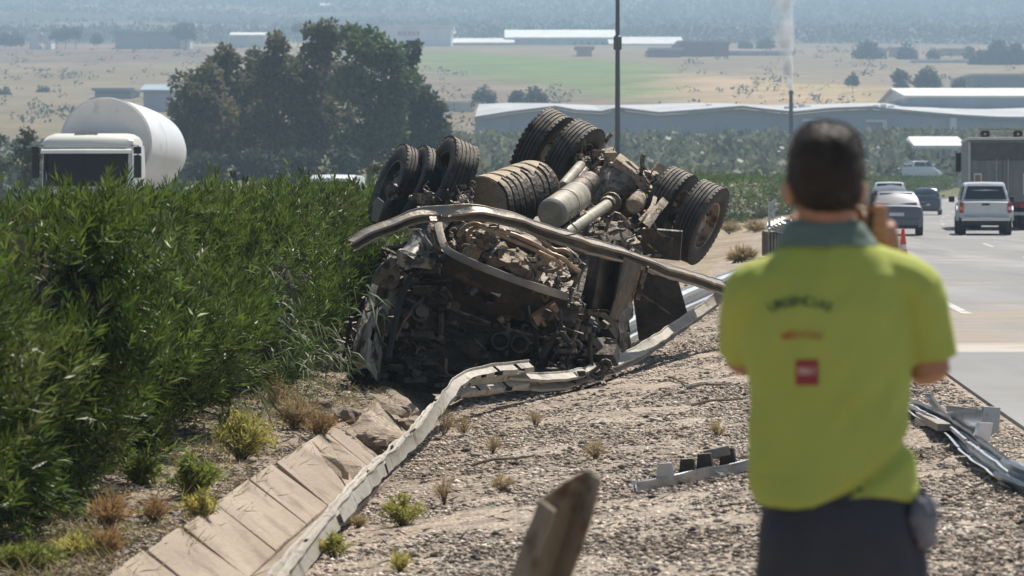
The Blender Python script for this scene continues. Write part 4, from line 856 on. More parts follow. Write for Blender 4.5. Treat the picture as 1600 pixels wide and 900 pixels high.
def pipe(pts, d, r, m, name='pipe', seg=7): 
    mb = MB(); mb.tube(catmull([W(x, y, d+dd) for x, y, dd in pts], 7), r, seg); return part(mb, name, m, smooth=2)
pipe([(716, 368, .2), (728, 354, .1), (745, 350, 0), (765, 359, 0), (800, 366, 0), (835, 381, 0), (858, 395, .1), (880, 404, .1), (892, 415, .2), (905, 424, .3)], 30.7, .024, M['copper'])
pipe([(733, 376, .3), (731, 366, .2), (738, 358, .1), (755, 355, 0), (790, 371, 0), (830, 388, 0), (855, 400, 0), (870, 407, .1), (877, 415, .2), (868, 422, .3), (852, 424, .4)], 30.7, .02, M['copper'])
pipe([(765, 342, .4), (800, 350, .3), (830, 362, .2), (850, 378, .2), (866, 390, .2), (885, 392, .2), (900, 410, .2)], 31.0, .022, M['copper'])
pipe([(885, 388, .2), (897, 398, .1), (908, 412, .1)], 31.1, .018, M['mech'])
pipe([(755, 402, .3), (768, 394, .1), (776, 388, .3)], 31.2, .014, M['galv'])
pipe([(826, 472, .1), (828, 492, 0), (834, 508, .1), (850, 520, .2)], 31.1, .012, M['mech']); pipe([(840, 475, .1), (860, 484, 0), (872, 500, .1)], 31.1, .012, M['mech'])
# clutter of small metal scraps, hoses and brackets
def clutter(name, zones, n, m, s0, s1, seed, par=None):
    rr = random.Random(seed); mb = MB()
    for i in range(n):
        x0, x1, y0, y1, d0, d1 = rr.choice(zones); c = W(rr.uniform(x0, x1), rr.uniform(y0, y1), rr.uniform(d0, d1)); s_ = s0*(s1/s0)**rr.random()
        E = Matrix.Rotation(rr.uniform(0, 6), 3, 'Z') @ Matrix.Rotation(rr.uniform(0, 6), 3, 'X'); k = rr.random()
        if k < .45: mb.box(c, (s_*rr.uniform(.6, 2.2), s_*rr.uniform(.3, 1), s_*rr.uniform(.15, .8)), E, rr.uniform(.6, 1))
        elif k < .8:
            p = c; pts = [p]
            for j in range(3): p = p+Vector((rr.gauss(0, 1), rr.gauss(0, .6), rr.gauss(0, 1)))*s_*.8; pts.append(p)
            mb.tube(catmull(pts, 3), s_*rr.uniform(.1, .2), 5)
        else: mb.lathe([(0, s_*.2), (0, s_*.5), (s_*.3, s_*.5), (s_*.3, s_*.35), (s_*.6, s_*.3), (s_*.6, .0)], c, E @ Z, 9)
    o = part(mb, name, m, par); o['kind'] = 'stuff'; return o
clutter('engine_clutter', [(700, 890, 350, 430, 31.2, 32.6), (700, 780, 355, 395, 31.0, 31.6), (800, 905, 400, 460, 31.1, 31.9)], 150, M['mech'], .04, .12, 1)
clutter('pale_scraps', [(700, 760, 350, 400, 31.0, 31.5), (800, 900, 400, 460, 31.1, 31.6), (620, 690, 385, 430, 30.8, 31.2), (840, 900, 480, 560, 30.9, 31.2)], 46, M['paledust'], .02, .055, 2)
clutter('burnt_scraps', [(545, 700, 520, 610, 30.7, 31.2), (820, 960, 480, 590, 30.9, 32.2), (600, 700, 390, 470, 30.9, 31.3), (860, 950, 570, 600, 30.6, 31.4), (540, 570, 500, 600, 30.8, 31.6)], 190, M['burnt'], .04, .15, 3)
clutter('crushed_panels', [(600, 900, 455, 605, 31.0, 31.8), (570, 660, 480, 605, 30.9, 31.4), (850, 960, 500, 590, 31.6, 32.6)], 150, M['dark_panel'], .07, .24, 13)
clutter('crushed_trim', [(620, 900, 450, 600, 30.9, 31.6), (680, 880, 560, 610, 30.8, 31.3)], 60, M['rim'], .03, .10, 17)
clutter('chassis_clutter', [(845, 950, 345, 395, 34.6, 36.5), (950, 1030, 330, 400, 34.0, 36.5), (905, 950, 238, 275, 36.6, 37.4), (1000, 1040, 265, 330, 36, 37), (940, 1010, 370, 410, 33.2, 34.5)], 200, M['mech'], .04, .14, 4)
clutter('left_clutter', [(640, 720, 300, 400, 31.8, 34), (700, 745, 285, 330, 33, 34.5), (700, 740, 318, 340, 32, 33)], 110, M['mech'], .04, .13, 5)
# gearbox and chassis rails between engine and axle
lump('gearbox', 868, 372, 34.6, .5, .7, .35, M['burnt'], (.2, .3, -.2), amp=.04, sub=4)
bar_path('chassis_rail', [(925, 400, -.4), (965, 372, 1.2), (1000, 340, 2.6), (1015, 318, 3.4)], 33.6, .10, .13, M['burnt'])
bar_path('cross_brace', [(905, 262, 0), (950, 285, 0), (1025, 310, 0)], 37.4, .1, .16, M['mech'])
bar_path('leaf_spring', [(1000, 345, 0), (1018, 325, .4), (1025, 300, .9)], 35.2, .1, .05, M['paledust'])
bar_path('leaf_spring', [(1010, 352, 0), (1024, 332, .2), (1040, 312, .6)], 35.0, .08, .09, M['rim'])
bar_path('leaf_spring', [(868, 322, 0), (895, 290, .4), (918, 262, .9)], 35.4, .1, .05, M['mech'])
part(sheet(grid([[(850, 300, 0), (930, 290, 0), (1015, 310, 0)], [(860, 350, -.6), (930, 350, -.6), (1010, 355, -.6)], [(880, 395, -2), (940, 400, -2), (1000, 405, -2)]], 38.0), 8, 8, .03, .12, 2.5, 77, .06, 8, 0), 'chassis_plate', M['burnt'])
# drive shaft
mb = MB(); a, b = W(884, 364, 34.0), W(952, 318, 36.1); mb.tube([a, a.lerp(b, .03), b.lerp(a, .06), b], [.05, .066, .066, .05], 16); part(mb, 'drive_shaft', M['shaft'], smooth=True)
mb = MB(); mb.lathe([(-.14, .05), (-.12, .09), (-.06, .1), (-.02, .06), (.04, .06), (.06, .12), (.1, .12)], b, b-a, 14); part(mb, 'shaft_flange', M['mech'], smooth=True)
# differential and axle tube
ac, al, ar = W(968, 298, 36.7), W(878, 248, 37.6), W(1062, 342, 36.2); ax = (ar-al).normalized()
mb = MB(); mb.tube([al, al.lerp(ar, .3), al.lerp(ar, .42), al.lerp(ar, .6), al.lerp(ar, .7), ar], [.1, .1, .16, .16, .1, .1], 12); part(mb, 'rear_axle', M['mech'], smooth=True)
fw = (a-b).normalized()
def wob(t, h, k): return 1+.05*math.sin(9*t)+.04*math.sin(4*t+h*9)
mb = MB(); mb.lathe([(-.30, .02), (-.29, .12), (-.24, .24), (-.14, .31), (-.04, .34), (0, .35), (.02, .35), (.05, .31), (.16, .24), (.26, .13), (.34, .10), (.36, .02)], ac+fw*.05, fw, 28, wob=wob); df = part(mb, 'differential', M['mech'], smooth=True)
for k in range(12):
    t = k*math.pi/6; s_ = fw.orthogonal().normalized(); u_ = fw.cross(s_); c = ac+fw*.05+(s_*math.cos(t)+u_*math.sin(t))*.325; mb = MB(); mb.lathe([(-.05, .0), (-.05, .025), (.05, .025), (.05, 0)], c+fw*.02, fw, 6); o_ = mb.build('bolt', M['paledust'], df, wpos=True)
mb = MB(); mb.box(ac+Vector((.12, -.1, .24)), (.42, .3, .10), Matrix.Rotation(.65, 3, 'Y') @ Matrix.Rotation(.3, 3, 'X')); part(mb, 'axle_bracket', M['paledust'], bevel=.02)
mb = MB(); mb.box(ac+Vector((.30, -.22, .02)), (.42, .08, .14), Matrix.Rotation(.95, 3, 'Y')); part(mb, 'axle_bracket', M['paledust'], bevel=.02)
# brake chambers and air tanks
def can(name, x0, y0, d0, x1, y1, d1, r, m, ribs=0):
    a, b = W(x0, y0, d0), W(x1, y1, d1); L_ = (b-a).length; mb = MB(); pr = [(0, .001), (0, r*.75), (.03, r*.96), (.05, r)]
    for k in range(ribs): q = .05+(L_-.1)*(k+1)/(ribs+1); pr += [(q-.02, r), (q-.012, r*1.05), (q+.012, r*1.05), (q+.02, r)]
    pr += [(L_-.05, r), (L_-.03, r*.96), (L_, r*.75), (L_, .001)]; mb.lathe(pr, a, b-a, 26); return part(mb, name, m, smooth=True)
tk = mat('dusty_air_tank', (.30, .28, .22), .6, .1, (.2, .18, .14), 7, (.42, .35, .26), 5, (.5, .7), .1)
can('air_tank', 862, 334, 33.9, 902, 306, 35.1, .165, tk, 1)
can('air_tank', 896, 305, 35.3, 922, 284, 36.1, .13, M['burnt'], 1)
can('brake_chamber', 880, 290, 35.4, 908, 258, 36.4, .06, tk)
can('brake_chamber', 985, 278, 36.6, 1004, 292, 36.9, .11, tk, 1); can('brake_chamber', 930, 262, 37.2, 948, 246, 37.6, .12, M['mech'], 1)
can('brake_chamber', 990, 322, 35.8, 1003, 308, 36.2, .10, M['paledust'], 1); can('brake_chamber', 916, 245, 37.2, 960, 250, 37.5, .07, M['mech'])
lump('suspension_bracket', 930, 258, 37.2, .24, .2, .24, M['mech'], (.5, .3, .3), amp=.1, sub=4)
lump('suspension_bracket', 942, 243, 37.2, .30, .2, .10, M['paledust'], (.2, -.1, .2), amp=.03, sub=3)
lump('suspension_bracket', 1022, 275, 37.0, .22, .2, .18, M['paledust'], (.5, -.5, .3), amp=.07, sub=4)
lump('suspension_bracket', 1012, 296, 36.6, .22, .2, .3, M['mech'], (.5, -.5, .3), amp=.1, sub=4)
# big ribbed tank with mud on it
a, b = W(752, 326, 34.6), W(838, 296, 35.6); Lt = (b-a).length; r = .345; mb = MB(); pr = [(0, .01), (0, r*.8), (.03, r*.97)]
n = 5
for k in range(n):
    q0 = .04+(Lt-.08)*k/n; q1 = .04+(Lt-.08)*(k+1)/n; pr += [(q0, r*.93), (q0+.015, r*.94), (q0+.03, r), (q1-.03, r), (q1-.015, r*.94)]
pr += [(Lt-.03, r*.97), (Lt, r*.8), (Lt, .01)]
mb.lathe(pr, a, b-a, 40, wob=lambda t, h, k: 1+.012*math.sin(5*t+h*8)); tnk = part(mb, 'fuel_tank', M['tank'], smooth=True)
ta = (b-a).normalized(); s_ = ta.cross(Vector((0, 0, 1))).normalized(); u_ = s_.cross(ta)
if s_.y > 0: s_ = -s_
for k in range(10):      # burnt straps hanging down the side that faces the camera
    h = .08+(Lt-.1)*k/10+random.uniform(-.02, .02); t0 = random.uniform(.25, .7); mb = MB(); pts = []
    for j in range(10):
        t = t0+(1.9+t0*.1)*j/9; c = a+ta*(h+.02*math.sin(j)); pts.append(c+(s_*math.sin(t)+u_*math.cos(t))*(r*1.012))
    rings = []
    for j, p in enumerate(pts):
        wv = ta*.055*(.25+.75*min(1, j/3)); nr = (p-(a+ta*h)).normalized()*.012; rings.append([p-wv-nr, p+wv-nr, p+wv*.8+nr, p-wv*.8+nr])
    mb.loft(rings); mb.build('burnt_strap', M['burnt'], tnk, wpos=True)
# wheels
def tyre_prof(r, w_):
    p = [(-w_*.36, r*.60), (-w_*.44, r*.64), (-w_*.5, r*.76), (-w_*.49, r*.90), (-w_*.44, r*.965), (-w_*.40, r*.985)]
    for k in range(5):
        a = -w_*.40+w_*.8*k/5; b = a+w_*.8/5; g = .012
        p += [(a+g*.6, r*(.997-.008*abs(k-2)*.5)), (b-g*.6, r*(.997-.008*abs(k-2)*.5))]
        if k < 4: p += [(b-g*.4, r*.965), (b+g*.4, r*.965)]
    p += [(w_*.40, r*.985), (w_*.44, r*.965), (w_*.49, r*.90), (w_*.5, r*.76), (w_*.44, r*.64), (w_*.36, r*.60)]; return p
def wheel(c, ax, r, w_, face=1, name='wheel', rimm='rim', squash=0, bare=False):
    ax = ax.normalized(); h = bpy.data.objects.new(name, None); COL.objects.link(h); h.parent = TR; h.location = c-TR.location; h.empty_display_size = .1
    def wb(t, h_, k): return 1-squash*max(0, math.cos(t-2.2))**4+.004*math.sin(7*t)
    mb = MB(); pf = tyre_prof(r, w_); mb.lathe(pf, c, ax, 56, wob=wb); ty = mb.build('tyre', M['tyre'], h, smooth=True, wpos=True)
    # shoulder lugs
    lg = MB(); s_ = ax.orthogonal().normalized(); u_ = ax.cross(s_)
    for k in range(44):
        t = 2*math.pi*k/44
        for sg in (-1, 1):
            e = s_*math.cos(t)+u_*math.sin(t); f = ax.cross(e); cc = c+ax*sg*w_*.415+e*r*.978*wb(t, 0, 0); R_ = Matrix((ax, f, e)).transposed(); lg.box(cc, (w_*.10, r*.09, r*.035), R_)
    l = lg.build('shoulder_lugs', M['tyre'], ty, wpos=True); l['kind'] = 'stuff'
    mb = MB(); q = face; rr = r*.6
    mb.lathe([(q*w_*.36, rr*1.0), (q*w_*.40, rr*.99), (q*w_*.38, rr*.93), (q*w_*.2, rr*.9), (q*w_*.05, rr*.86), (-q*w_*.02, rr*.7), (-q*w_*.02, rr*.42), (q*w_*.15, rr*.38), (q*w_*.18, rr*.05), (q*w_*.18, .005)], c, ax, 40); rm_ = mb.build('rim', M[rimm], h, smooth=True, wpos=True)
    mb = MB(); mb.lathe([(-q*w_*.36, rr), (-q*w_*.38, rr*.93), (-q*w_*.1, rr*.9), (-q*w_*.02, rr*.8)], c, ax, 40); mb.build('rim_barrel', M[rimm], h, smooth=True, wpos=True)
    for k in range(10):
        t = 2*math.pi*k/10; e = s_*math.cos(t)+u_*math.sin(t); mb = MB(); mb.lathe([(-.03, .001), (-.03, .018), (.03, .018), (.03, .001)], c+e*rr*.55+ax*q*(-w_*.02+.02), ax, 6); mb.build('wheel_nut', M['mech'], rm_, wpos=True)
    return h
axr = Vector((.85, -.34, -.40)).normalized()
rw = [(1092, 347, 36.0), (1044, 326, 36.35)]; lw = [(893, 254, 37.4), (848, 236, 37.8)]
for i, (x, y, d) in enumerate(rw): wheel(W(x, y, d), axr, .475, .28, 1, rimm='rim')['label'] = ['outer right twin wheel with a rusty rim', 'inner right twin wheel'][i]
axl = Vector((.80, -.36, -.44)).normalized()
for i, (x, y, d) in enumerate(lw): wheel(W(x, y, d), axl, .51, .29, 1, rimm='rim')['label'] = ['inner left twin wheel raised highest but one', 'outer left twin wheel raised highest'][i]
axf = Vector((-.88, -.30, .38)).normalized()
blk = mat('grimy_black_rim', (.05, .047, .043), .5, .3, (.12, .10, .08), 6, bump=.2); M['blk'] = blk
for i, (x, y, d, r) in enumerate([(620, 292, 34.9, .47), (654, 291, 34.7, .46), (700, 279, 34.3, .48)]):
    wheel(W(x, y, d), axf, r, .24 if i < 2 else .30, 1, rimm='blk', squash=.04*i)['label'] = ['leftmost grimy wheel leaning over the hedge', 'squeezed middle wheel of the left three', 'third wheel from the left, its tread glinting'][i]
mb = MB(); mb.tube([W(612, 300, 34.4), W(660, 300, 35), W(715, 285, 35.4)], [.09, .1, .09], 10); part(mb, 'front_axle', M['mech'])
# black mudguards and plates
def slab(name, pts, d, th, m, tilt=None, label=None, bev=.008):
    mb = MB(); q = [W(x, y, d+dd) for x, y, dd in pts]; n_ = (q[1]-q[0]).cross(q[-1]-q[0]).normalized()
    if n_.y < 0: n_ = -n_
    mb.poly(q, th, n_); o = part(mb, name, m, bevel=bev)
    if label: o['label'] = label
    return o
slab('mudguard', [(1000, 357, 0), (1066, 362, -.1), (1062, 408, 0), (1004, 402, .1)], 35.2, .05, M['dark_panel'], label='square dark mudguard hanging in front of the right wheels')
slab('mud_flap', [(990, 418, 0), (1060, 438, 0), (1075, 492, 0), (1018, 534, .1), (998, 532, .1), (990, 470, 0)], 36.2, .04, M['dark_panel'], label='large black mud flap hanging to the gravel on the right')
mb = MB(); mb.tube([W(990, 452, 36.0), W(1050, 492, 36.0)], .014, 5); part(mb, 'stay_rod', M['mech'])
ribbed = sheet(grid([[(912, 398, 0), (940, 396, -.25), (958, 404, 0), (975, 402, -.2), (1002, 412, .2)], [(906, 450, 0), (930, 452, -.25), (950, 462, 0), (962, 460, -.2), (985, 462, .2)], [(898, 515, .2), (918, 520, -.1), (935, 526, .1), (945, 520, 0), (960, 515, .3)]], 32.6), 6, 8, .02, .02, 2, 41, .008, 9, 0)
part(ribbed, 'step_panel', M['dark_panel'])['label'] = 'dark folded step panel standing at the right of the cab'
for (x0, y0, x1, y1, m_) in [(968, 410, 938, 515, 'mech'), (985, 412, 962, 492, 'rim'), (1000, 412, 985, 470, 'rim'), (1010, 416, 996, 468, 'mech')]:
    mb = MB(); mb.bar(W(x0, y0, 32.9), W(x1, y1, 33.1), .05, .03, Vector((0, 1, 0))); part(mb, 'panel_strut', M[m_], bevel=.006)
slab('grey_bracket_plate', [(960, 470, 0), (968, 520, 0), (962, 560, .1), (950, 545, 0), (948, 500, 0)], 33.4, .03, M['cream'])
lump('rusty_sill', 925, 555, 33.0, .5, .4, .16, mat('rust_brown', (.12, .06, .04), .8, 0, (.05, .035, .03), 6), (.1, .1, .2), amp=.05, sub=4)
lump('burnt_seat', 900, 560, 32.2, .5, .5, .3, M['burnt'], (.1, .2, .4), amp=.1, sub=4)
lump('mirror_housing', 648, 408, 30.95, .34, .14, .12, M['cream'], (.2, .25, .1), amp=.05, sub=4)
lump('crushed_hinge', 612, 425, 31.0, .2, .1, .3, M['mech'], (.2, .5, .1), amp=.06, sub=3)
lump('wheel_arch', 690, 372, 32.0, .36, .5, .55, M['dark_panel'], (.1, .2, .3), amp=.06, sub=4)
part(sheet(grid([[(640, 365, 0), (655, 360, -.1)], [(655, 385, 0), (672, 380, -.1)], [(645, 402, 0), (668, 400, -.1)]], 31.0), 5, 5, .02, .03, 4, 6, .03, 12, 3), 'lamp_cover', mat('scratched_chrome_cover', (.35, .35, .33), .35, .5, (.1, .1, .1), 9))
slab('edge_plate', [(583, 318, 0), (590, 308, 0), (600, 316, 0), (590, 348, 0), (580, 345, 0)], 33.8, .06, M['grey_rail'])
# debris round the foot of the cab
for i, (x, y, s_, lb) in enumerate([(905, 588, .16, 'dark burnt lump between the rail and the cab, the left one'), (925, 582, .2, 'dark burnt lump between the rail and the cab, the right one'), (880, 600, .1, 'small grey scrap poking over the muddy rail'), (1003, 545, .1, 'small black block on the gravel under the mud flap')]):
    o = lump('burnt_debris', x, y, Gd(x, y, .05), s_*1.6, s_, s_, M['burnt'], (.3, .4, i), amp=.06, sub=3); o.parent = None; tagit(o, lb, 'debris')
# ---------------------------------------------------------------- the man in the foreground
def remesh_union(mbs, vox, smooth=2, dispf=None, name='m'):
    big = MB()
    for m_ in mbs: big.add(m_.v, m_.f)
    me = big.mesh(name); o = bpy.data.objects.new(name, me); COL.objects.link(o)
    r = o.modifiers.new('r', 'REMESH'); r.mode = 'VOXEL'; r.voxel_size = vox; r.use_smooth_shade = True
    s = o.modifiers.new('s', 'SMOOTH'); s.iterations = smooth*3; s.factor = .5
    dg = bpy.context.evaluated_depsgraph_get(); me2 = bpy.data.meshes.new_from_object(o.evaluated_get(dg)); bpy.data.objects.remove(o); bpy.data.meshes.remove(me)
    if dispf:
        me2.update(); nn = [v.normal.copy() for v in me2.vertices]
        for v, n_ in zip(me2.vertices, nn): v.co += n_*dispf(v.co)
        me2.update()
    me2.shade_smooth(); me2.name = name; return me2
def ell(rows, d0, seg=28):
    """rings from (centre px, py, half width px, half depth m, depth offset)"""
    out = []
    for (cx, py, hw, dp, dd) in rows:
        c = W(cx, py, d0+dd); a = hw/5000*d0; out.append([c+Vector((a*abs(math.cos(t))**.82*(1 if math.cos(t) > 0 else -1), dp*math.sin(t), 0)) for t in [2*math.pi*k/seg for k in range(seg)]])
    m_ = MB(); m_.loft(out); return m_
def person():
    d0 = 6.95; gx = W(1305, 0, d0).x; g0 = gz(gx, d0)
    root = empty('person', (gx, d0, g0), 'man in a fluorescent yellow shirt seen from behind, holding a phone to his face', 'person')
    skin = mat('skin', (.42, .215, .13), .5, 0, (.36, .17, .105), 9, spec=.35); hairm = mat('dark_hair', (.022, .015, .012), .6, 0, (.035, .022, .016), 40, bump=.6, bsc=160)
    shirt = mat('fluorescent_yellow_shirt', (.41, .455, .10), .8, 0, (.38, .425, .09), 5, bump=.15, bsc=500, spec=.25); collar = mat('grey_green_collar', (.13, .18, .15), .8)
    navy = mat('navy_trousers', (.028, .03, .045), .85, 0, (.045, .047, .06), 6, bump=.2, bsc=300); belt = mat('black_belt', (.01, .01, .012), .5)
    zf = g0
    def q(px, py, dd=0): return W(px, py, d0+dd)
    # body: one surface, from head to feet
    B = [ell([(1290, 385, 40, .058, .02), (1291, 350, 44, .062, .0), (1290, 310, 46, .068, 0), (1290, 280, 50, .09, .0)], d0),
         ell([(1292, 376, 50, .05, 0), (1296, 410, 92, .075, 0), (1298, 440, 112, .095, 0), (1298, 520, 118, .105, 0), (1300, 620, 106, .095, 0), (1302, 720, 98, .085, 0), (1304, 800, 100, .085, 0), (1305, 860, 100, .09, 0)], d0)]
    # head
    hd = MB(); c = q(1290, 273, .02); pts = []
    bm = bmesh.new(); bmesh.ops.create_icosphere(bm, subdivisions=4, radius=1)
    for v in bm.verts:
        sq = (abs(v.co.x)**2.6+abs(v.co.y)**2.4+abs(v.co.z)**2.6)**(1/2.55); v.co = v.co/sq*.97
        x, y, z = v.co; w_ = .074; dp = .098; h = .115
        k = 1-.22*max(0, -z)**1.3; v.co = Vector((x*w_*k, y*dp*(1-.12*max(0, -z))+(.018 if z < 0 and y > 0 else 0)*-z, z*h))+c
        if y > .8 and abs(x) < .16 and -.25 < z < .15: v.co.y += .022*(1-abs(x)/.16)     # nose
    hd.add([v.co for v in bm.verts], [tuple(v.index for v in f.verts) for f in bm.faces]); bm.free(); B.append(hd)
    for sx, ex in ((-1, 1232), (1, 1347)):      # ears
        er = MB(); e = q(ex, 302, .0); er.lathe([(-.012, .004), (-.01, .02), (0, .027), (.008, .024), (.01, .005)], e, Vector((sx, -.35, 0)), 14, wob=lambda t, h, k: 1+.25*math.cos(2*t)); B.append(er)
    def limb(P, r): m_ = MB(); m_.tube(catmull(P, 5), [v.x for v in catmull([(x, 0, 0) for x in r], 5)], 14); return m_
    Lsh, Lel, Lwr = q(1184, 436), q(1163, 572, .12), q(1262, 372, .30); Rsh, Rel, Rwr = q(1418, 430), q(1456, 586, .02), q(1388, 412, .20)
    B += [limb([q(1245, 448), Lsh+Vector((0, 0, -.012)), Lsh.lerp(Lel, .5), Lel], [.045, .05, .047, .042]), limb([Lel, Lel.lerp(Lwr, .35), Lwr], [.043, .044, .028]),
          limb([q(1355, 446), Rsh+Vector((0, 0, -.012)), Rsh.lerp(Rel, .5), Rel], [.045, .05, .047, .043]), limb([Rel, Rel.lerp(Rwr, .35), Rwr], [.044, .045, .029])]
    for sx, hx in ((-1, 1252), (1, 1358)):      # legs and feet
        hp = q(hx, 845); kn = Vector((hp.x+sx*.02, d0+.02, zf+.48)); an = Vector((hp.x+sx*.03, d0, zf+.09)); B.append(limb([hp, hp.lerp(kn, .5), kn, kn.lerp(an, .4), an], [.095, .08, .06, .058, .04]))
        B.append(limb([an+Vector((0, -.05, -.04)), an+Vector((0, .06, -.045)), an+Vector((sx*.02, .18, -.06))], [.04, .045, .03]))
    # hands: palm, four bent fingers and a thumb round the phone
    def hand(wr, ang_side, palm_to, fing, thumb):
        P = []; P.append(limb([wr, wr.lerp(palm_to, .5), palm_to], [.028, .038, .036]))
        for f in fing: P.append(limb(f, [.0105, .0098, .009, .0075]))
        P.append(limb(thumb, [.015, .012, .011, .009])); return P
    kn = q(1374, 352, .18)
    fr = []
    for k in range(4):
        b_ = kn+Vector((-.005, .0, .022-.017*k)); fr.append([b_, b_+Vector((.012, -.036, .014-.004*k)), b_+Vector((-.012, -.056+.004*k, .018-.004*k)), b_+Vector((-.034, -.052+.006*k, .012-.004*k))])
    B += hand(Rwr, 1, kn, fr, [kn+Vector((-.005, 0, -.02)), kn+Vector((-.03, .012, -.002)), kn+Vector((-.045, .004, .024)), kn+Vector((-.048, -.004, .042))])
    kl = q(1258, 340, .26); fl_ = []
    for k in range(4):
        b_ = kl+Vector((.005, 0, .022-.017*k)); fl_.append([b_, b_+Vector((.02, -.02, .012)), b_+Vector((.045, -.016, .012)), b_+Vector((.062, .0, .008-.002*k))])
    B += hand(Lwr, -1, kl, fl_, [kl+Vector((.005, 0, -.02)), kl+Vector((.03, .01, -.01)), kl+Vector((.046, .006, .012)), kl+Vector((.05, .0, .03))])
    body = remesh_union(B, .0048, 1, name='body'); link('body', body, skin, root, wpos=True)
    # hair cap: short, reaching down the nape
    hm = MB(); bm = bmesh.new(); bmesh.ops.create_icosphere(bm, subdivisions=5, radius=1)
    for v in bm.verts:
        sq = (abs(v.co.x)**2.6+abs(v.co.y)**2.4+abs(v.co.z)**2.6)**(1/2.55); v.co = v.co/sq*.97
        x, y, z = v.co; k = 1-.13*max(0, -z)**2; w_ = .0825
        v.co = Vector((x*w_*k, y*.114-.004, z*.113))+c+Vector((0, 0, .004)); v.co += mn.noise_vector(v.co*60)*.003
    kill = [v for v in bm.verts if (v.co-c).z < -.094 or ((v.co-c).y > .035 and (v.co-c).z < .05) or ((v.co-c).z < -.05 and (v.co-c).y > -.01)]
    bmesh.ops.delete(bm, geom=kill, context='VERTS'); bmesh.ops.recalc_face_normals(bm, faces=bm.faces)
    ext = bmesh.ops.solidify(bm, geom=bm.faces[:], thickness=.006)
    me = bpy.data.meshes.new('hair'); bm.to_mesh(me); bm.free(); me.shade_smooth(); link('hair', me, hairm, root, wpos=True)
    hr = np.array([v.co[:] for v in me.vertices]); idx = RNG.choice(np.where(hr[:, 2] > c.z-.075)[0], 9000); P = hr[idx]; D = unit(P-np.array(c))*np.array([1, 1, .6])+RNG.normal(0, .25, (9000, 3))+np.array([0, 0, -.25])
    V, F = leaf_arrays(P, D, .010, .0012); s_ = link('hair_strands', np_mesh('hair_strands', V, F, hairm), None, root, wpos=True); s_['kind'] = 'stuff'
    # shirt
    def drape(p):
        s_ = (p.z-1.0); r_ = .006*mn.noise(Vector((p.x*9+p.z*5, p.y*4, p.z*3.2)))+.003*mn.noise(Vector((p.x*22-p.z*14, p.y*9, p.z*9)))
        lx = (p.x-q(1300, 0).x); t = (q(0, 760).z-p.z); fold = math.exp(-((lx*.75-(p.z-.93))/.022)**2)*(lx > -.05)*(p.z < 1.25)
        fold2 = math.exp(-((lx*.5-(p.z-.86))/.02)**2)*(p.z < 1.1)
        return r_*1.8-.022*fold+.014*fold2
    SH = [ell([(1290, 352, 54, .062, 0), (1291, 372, 68, .075, 0), (1293, 398, 94, .092, 0), (1295, 430, 124, .11, 0), (1294, 480, 132, .126, 0), (1294, 560, 132, .13, 0), (1298, 640, 128, .124, 0), (1300, 700, 130, .127, 0), (1302, 742, 130, .132, 0), (1302, 772, 124, .134, 0)], d0, 36)]
    def q2(a, b, t): return a.lerp(b, t)
    SH += [limb([q(1245, 426), Lsh+Vector((.004, 0, -.030)), q2(Lsh, Lel, .45)+Vector((-.006, 0, 0)), q2(Lsh, Lel, .86)], [.062, .072, .066, .064]),
           limb([q(1350, 426), Rsh+Vector((.002, 0, -.028)), q2(Rsh, Rel, .45)+Vector((.006, 0, 0)), q2(Rsh, Rel, .84)+Vector((.003, 0, 0))], [.062, .074, .066, .062])]
    sh = remesh_union(SH, .006, 2, drape, 'shirt'); so_ = link('shirt', sh, shirt, root, wpos=True)
    # hem: dips left of the middle, so a second layer hangs lower
    hem = ell([(1301, 735, 131, .131, 0), (1297, 762, 126, .134, 0), (1285, 776, 108, .133, 0), (1268, 786, 84, .128, 0)], d0, 36); hm2 = remesh_union([hem], .006, 1, drape, 'shirt_hem'); link('shirt_hem', hm2, shirt, root, wpos=True)
    mb = ell([(1290, 344, 53, .06, .0), (1290, 352, 62, .07, 0), (1291, 372, 74, .082, 0), (1292, 384, 84, .088, 0)], d0, 36); cm = remesh_union([mb], .004, 1, lambda p: .004*mn.noise(p*30), 'collar'); link('collar', cm, collar, root, wpos=True)
    # trousers with belt, pocket pouch
    TRs = [ell([(1308, 742, 108, .098, 0), (1310, 792, 122, .118, 0), (1312, 830, 132, .13, 0), (1314, 880, 134, .13, 0), (1314, 920, 130, .12, 0)], d0, 32)]
    for sx, hx in ((-1, 1250), (1, 1378)):
        hp = q(hx, 880); kn_ = Vector((hp.x+sx*.01, d0+.02, zf+.48)); an = Vector((hp.x+sx*.01, d0, zf+.06)); TRs.append(limb([hp, hp.lerp(kn_, .5), kn_, an], [.1, .092, .082, .075]))
    tr_ = remesh_union(TRs, .008, 2, lambda p: .014*mn.noise(Vector((p.x*12, p.y*8, p.z*6))), 'trousers'); link('trousers', tr_, navy, root, wpos=True)
    mb = ell([(1310, 775, 119, .117, 0), (1311, 799, 124, .122, 0)], d0, 36); link('belt', mb.mesh('belt', True), belt, root, wpos=True)
    mb = MB(); e = q(1440, 812, -.04); bm = bmesh.new(); bmesh.ops.create_icosphere(bm, subdivisions=4, radius=1)
    for v in bm.verts: v.co = Vector((v.co.x*.036, v.co.y*.045, v.co.z*.062))+e+mn.noise_vector(v.co*2.5)*.012
    mb.add([v.co for v in bm.verts], [tuple(v.index for v in f.verts) for f in bm.faces]); bm.free(); link('pocket_cloth', mb.mesh('pocket_cloth', True), mat('grey_white_cloth', (.22, .22, .25), .9, 0, (.12, .12, .15), 25), root, wpos=True)
    # phone held by the right hand against the face
    mb = MB(); mb.box(q(1357, 350, .155), (.012, .075, .148), Matrix.Rotation(.12, 3, 'Y')); ph = mb.build('held_phone', mat('phone_black', (.012, .012, .014), .25), None, bevel=.005); tagit(ph, 'black phone in the right hand of the man in the yellow shirt', 'phone')
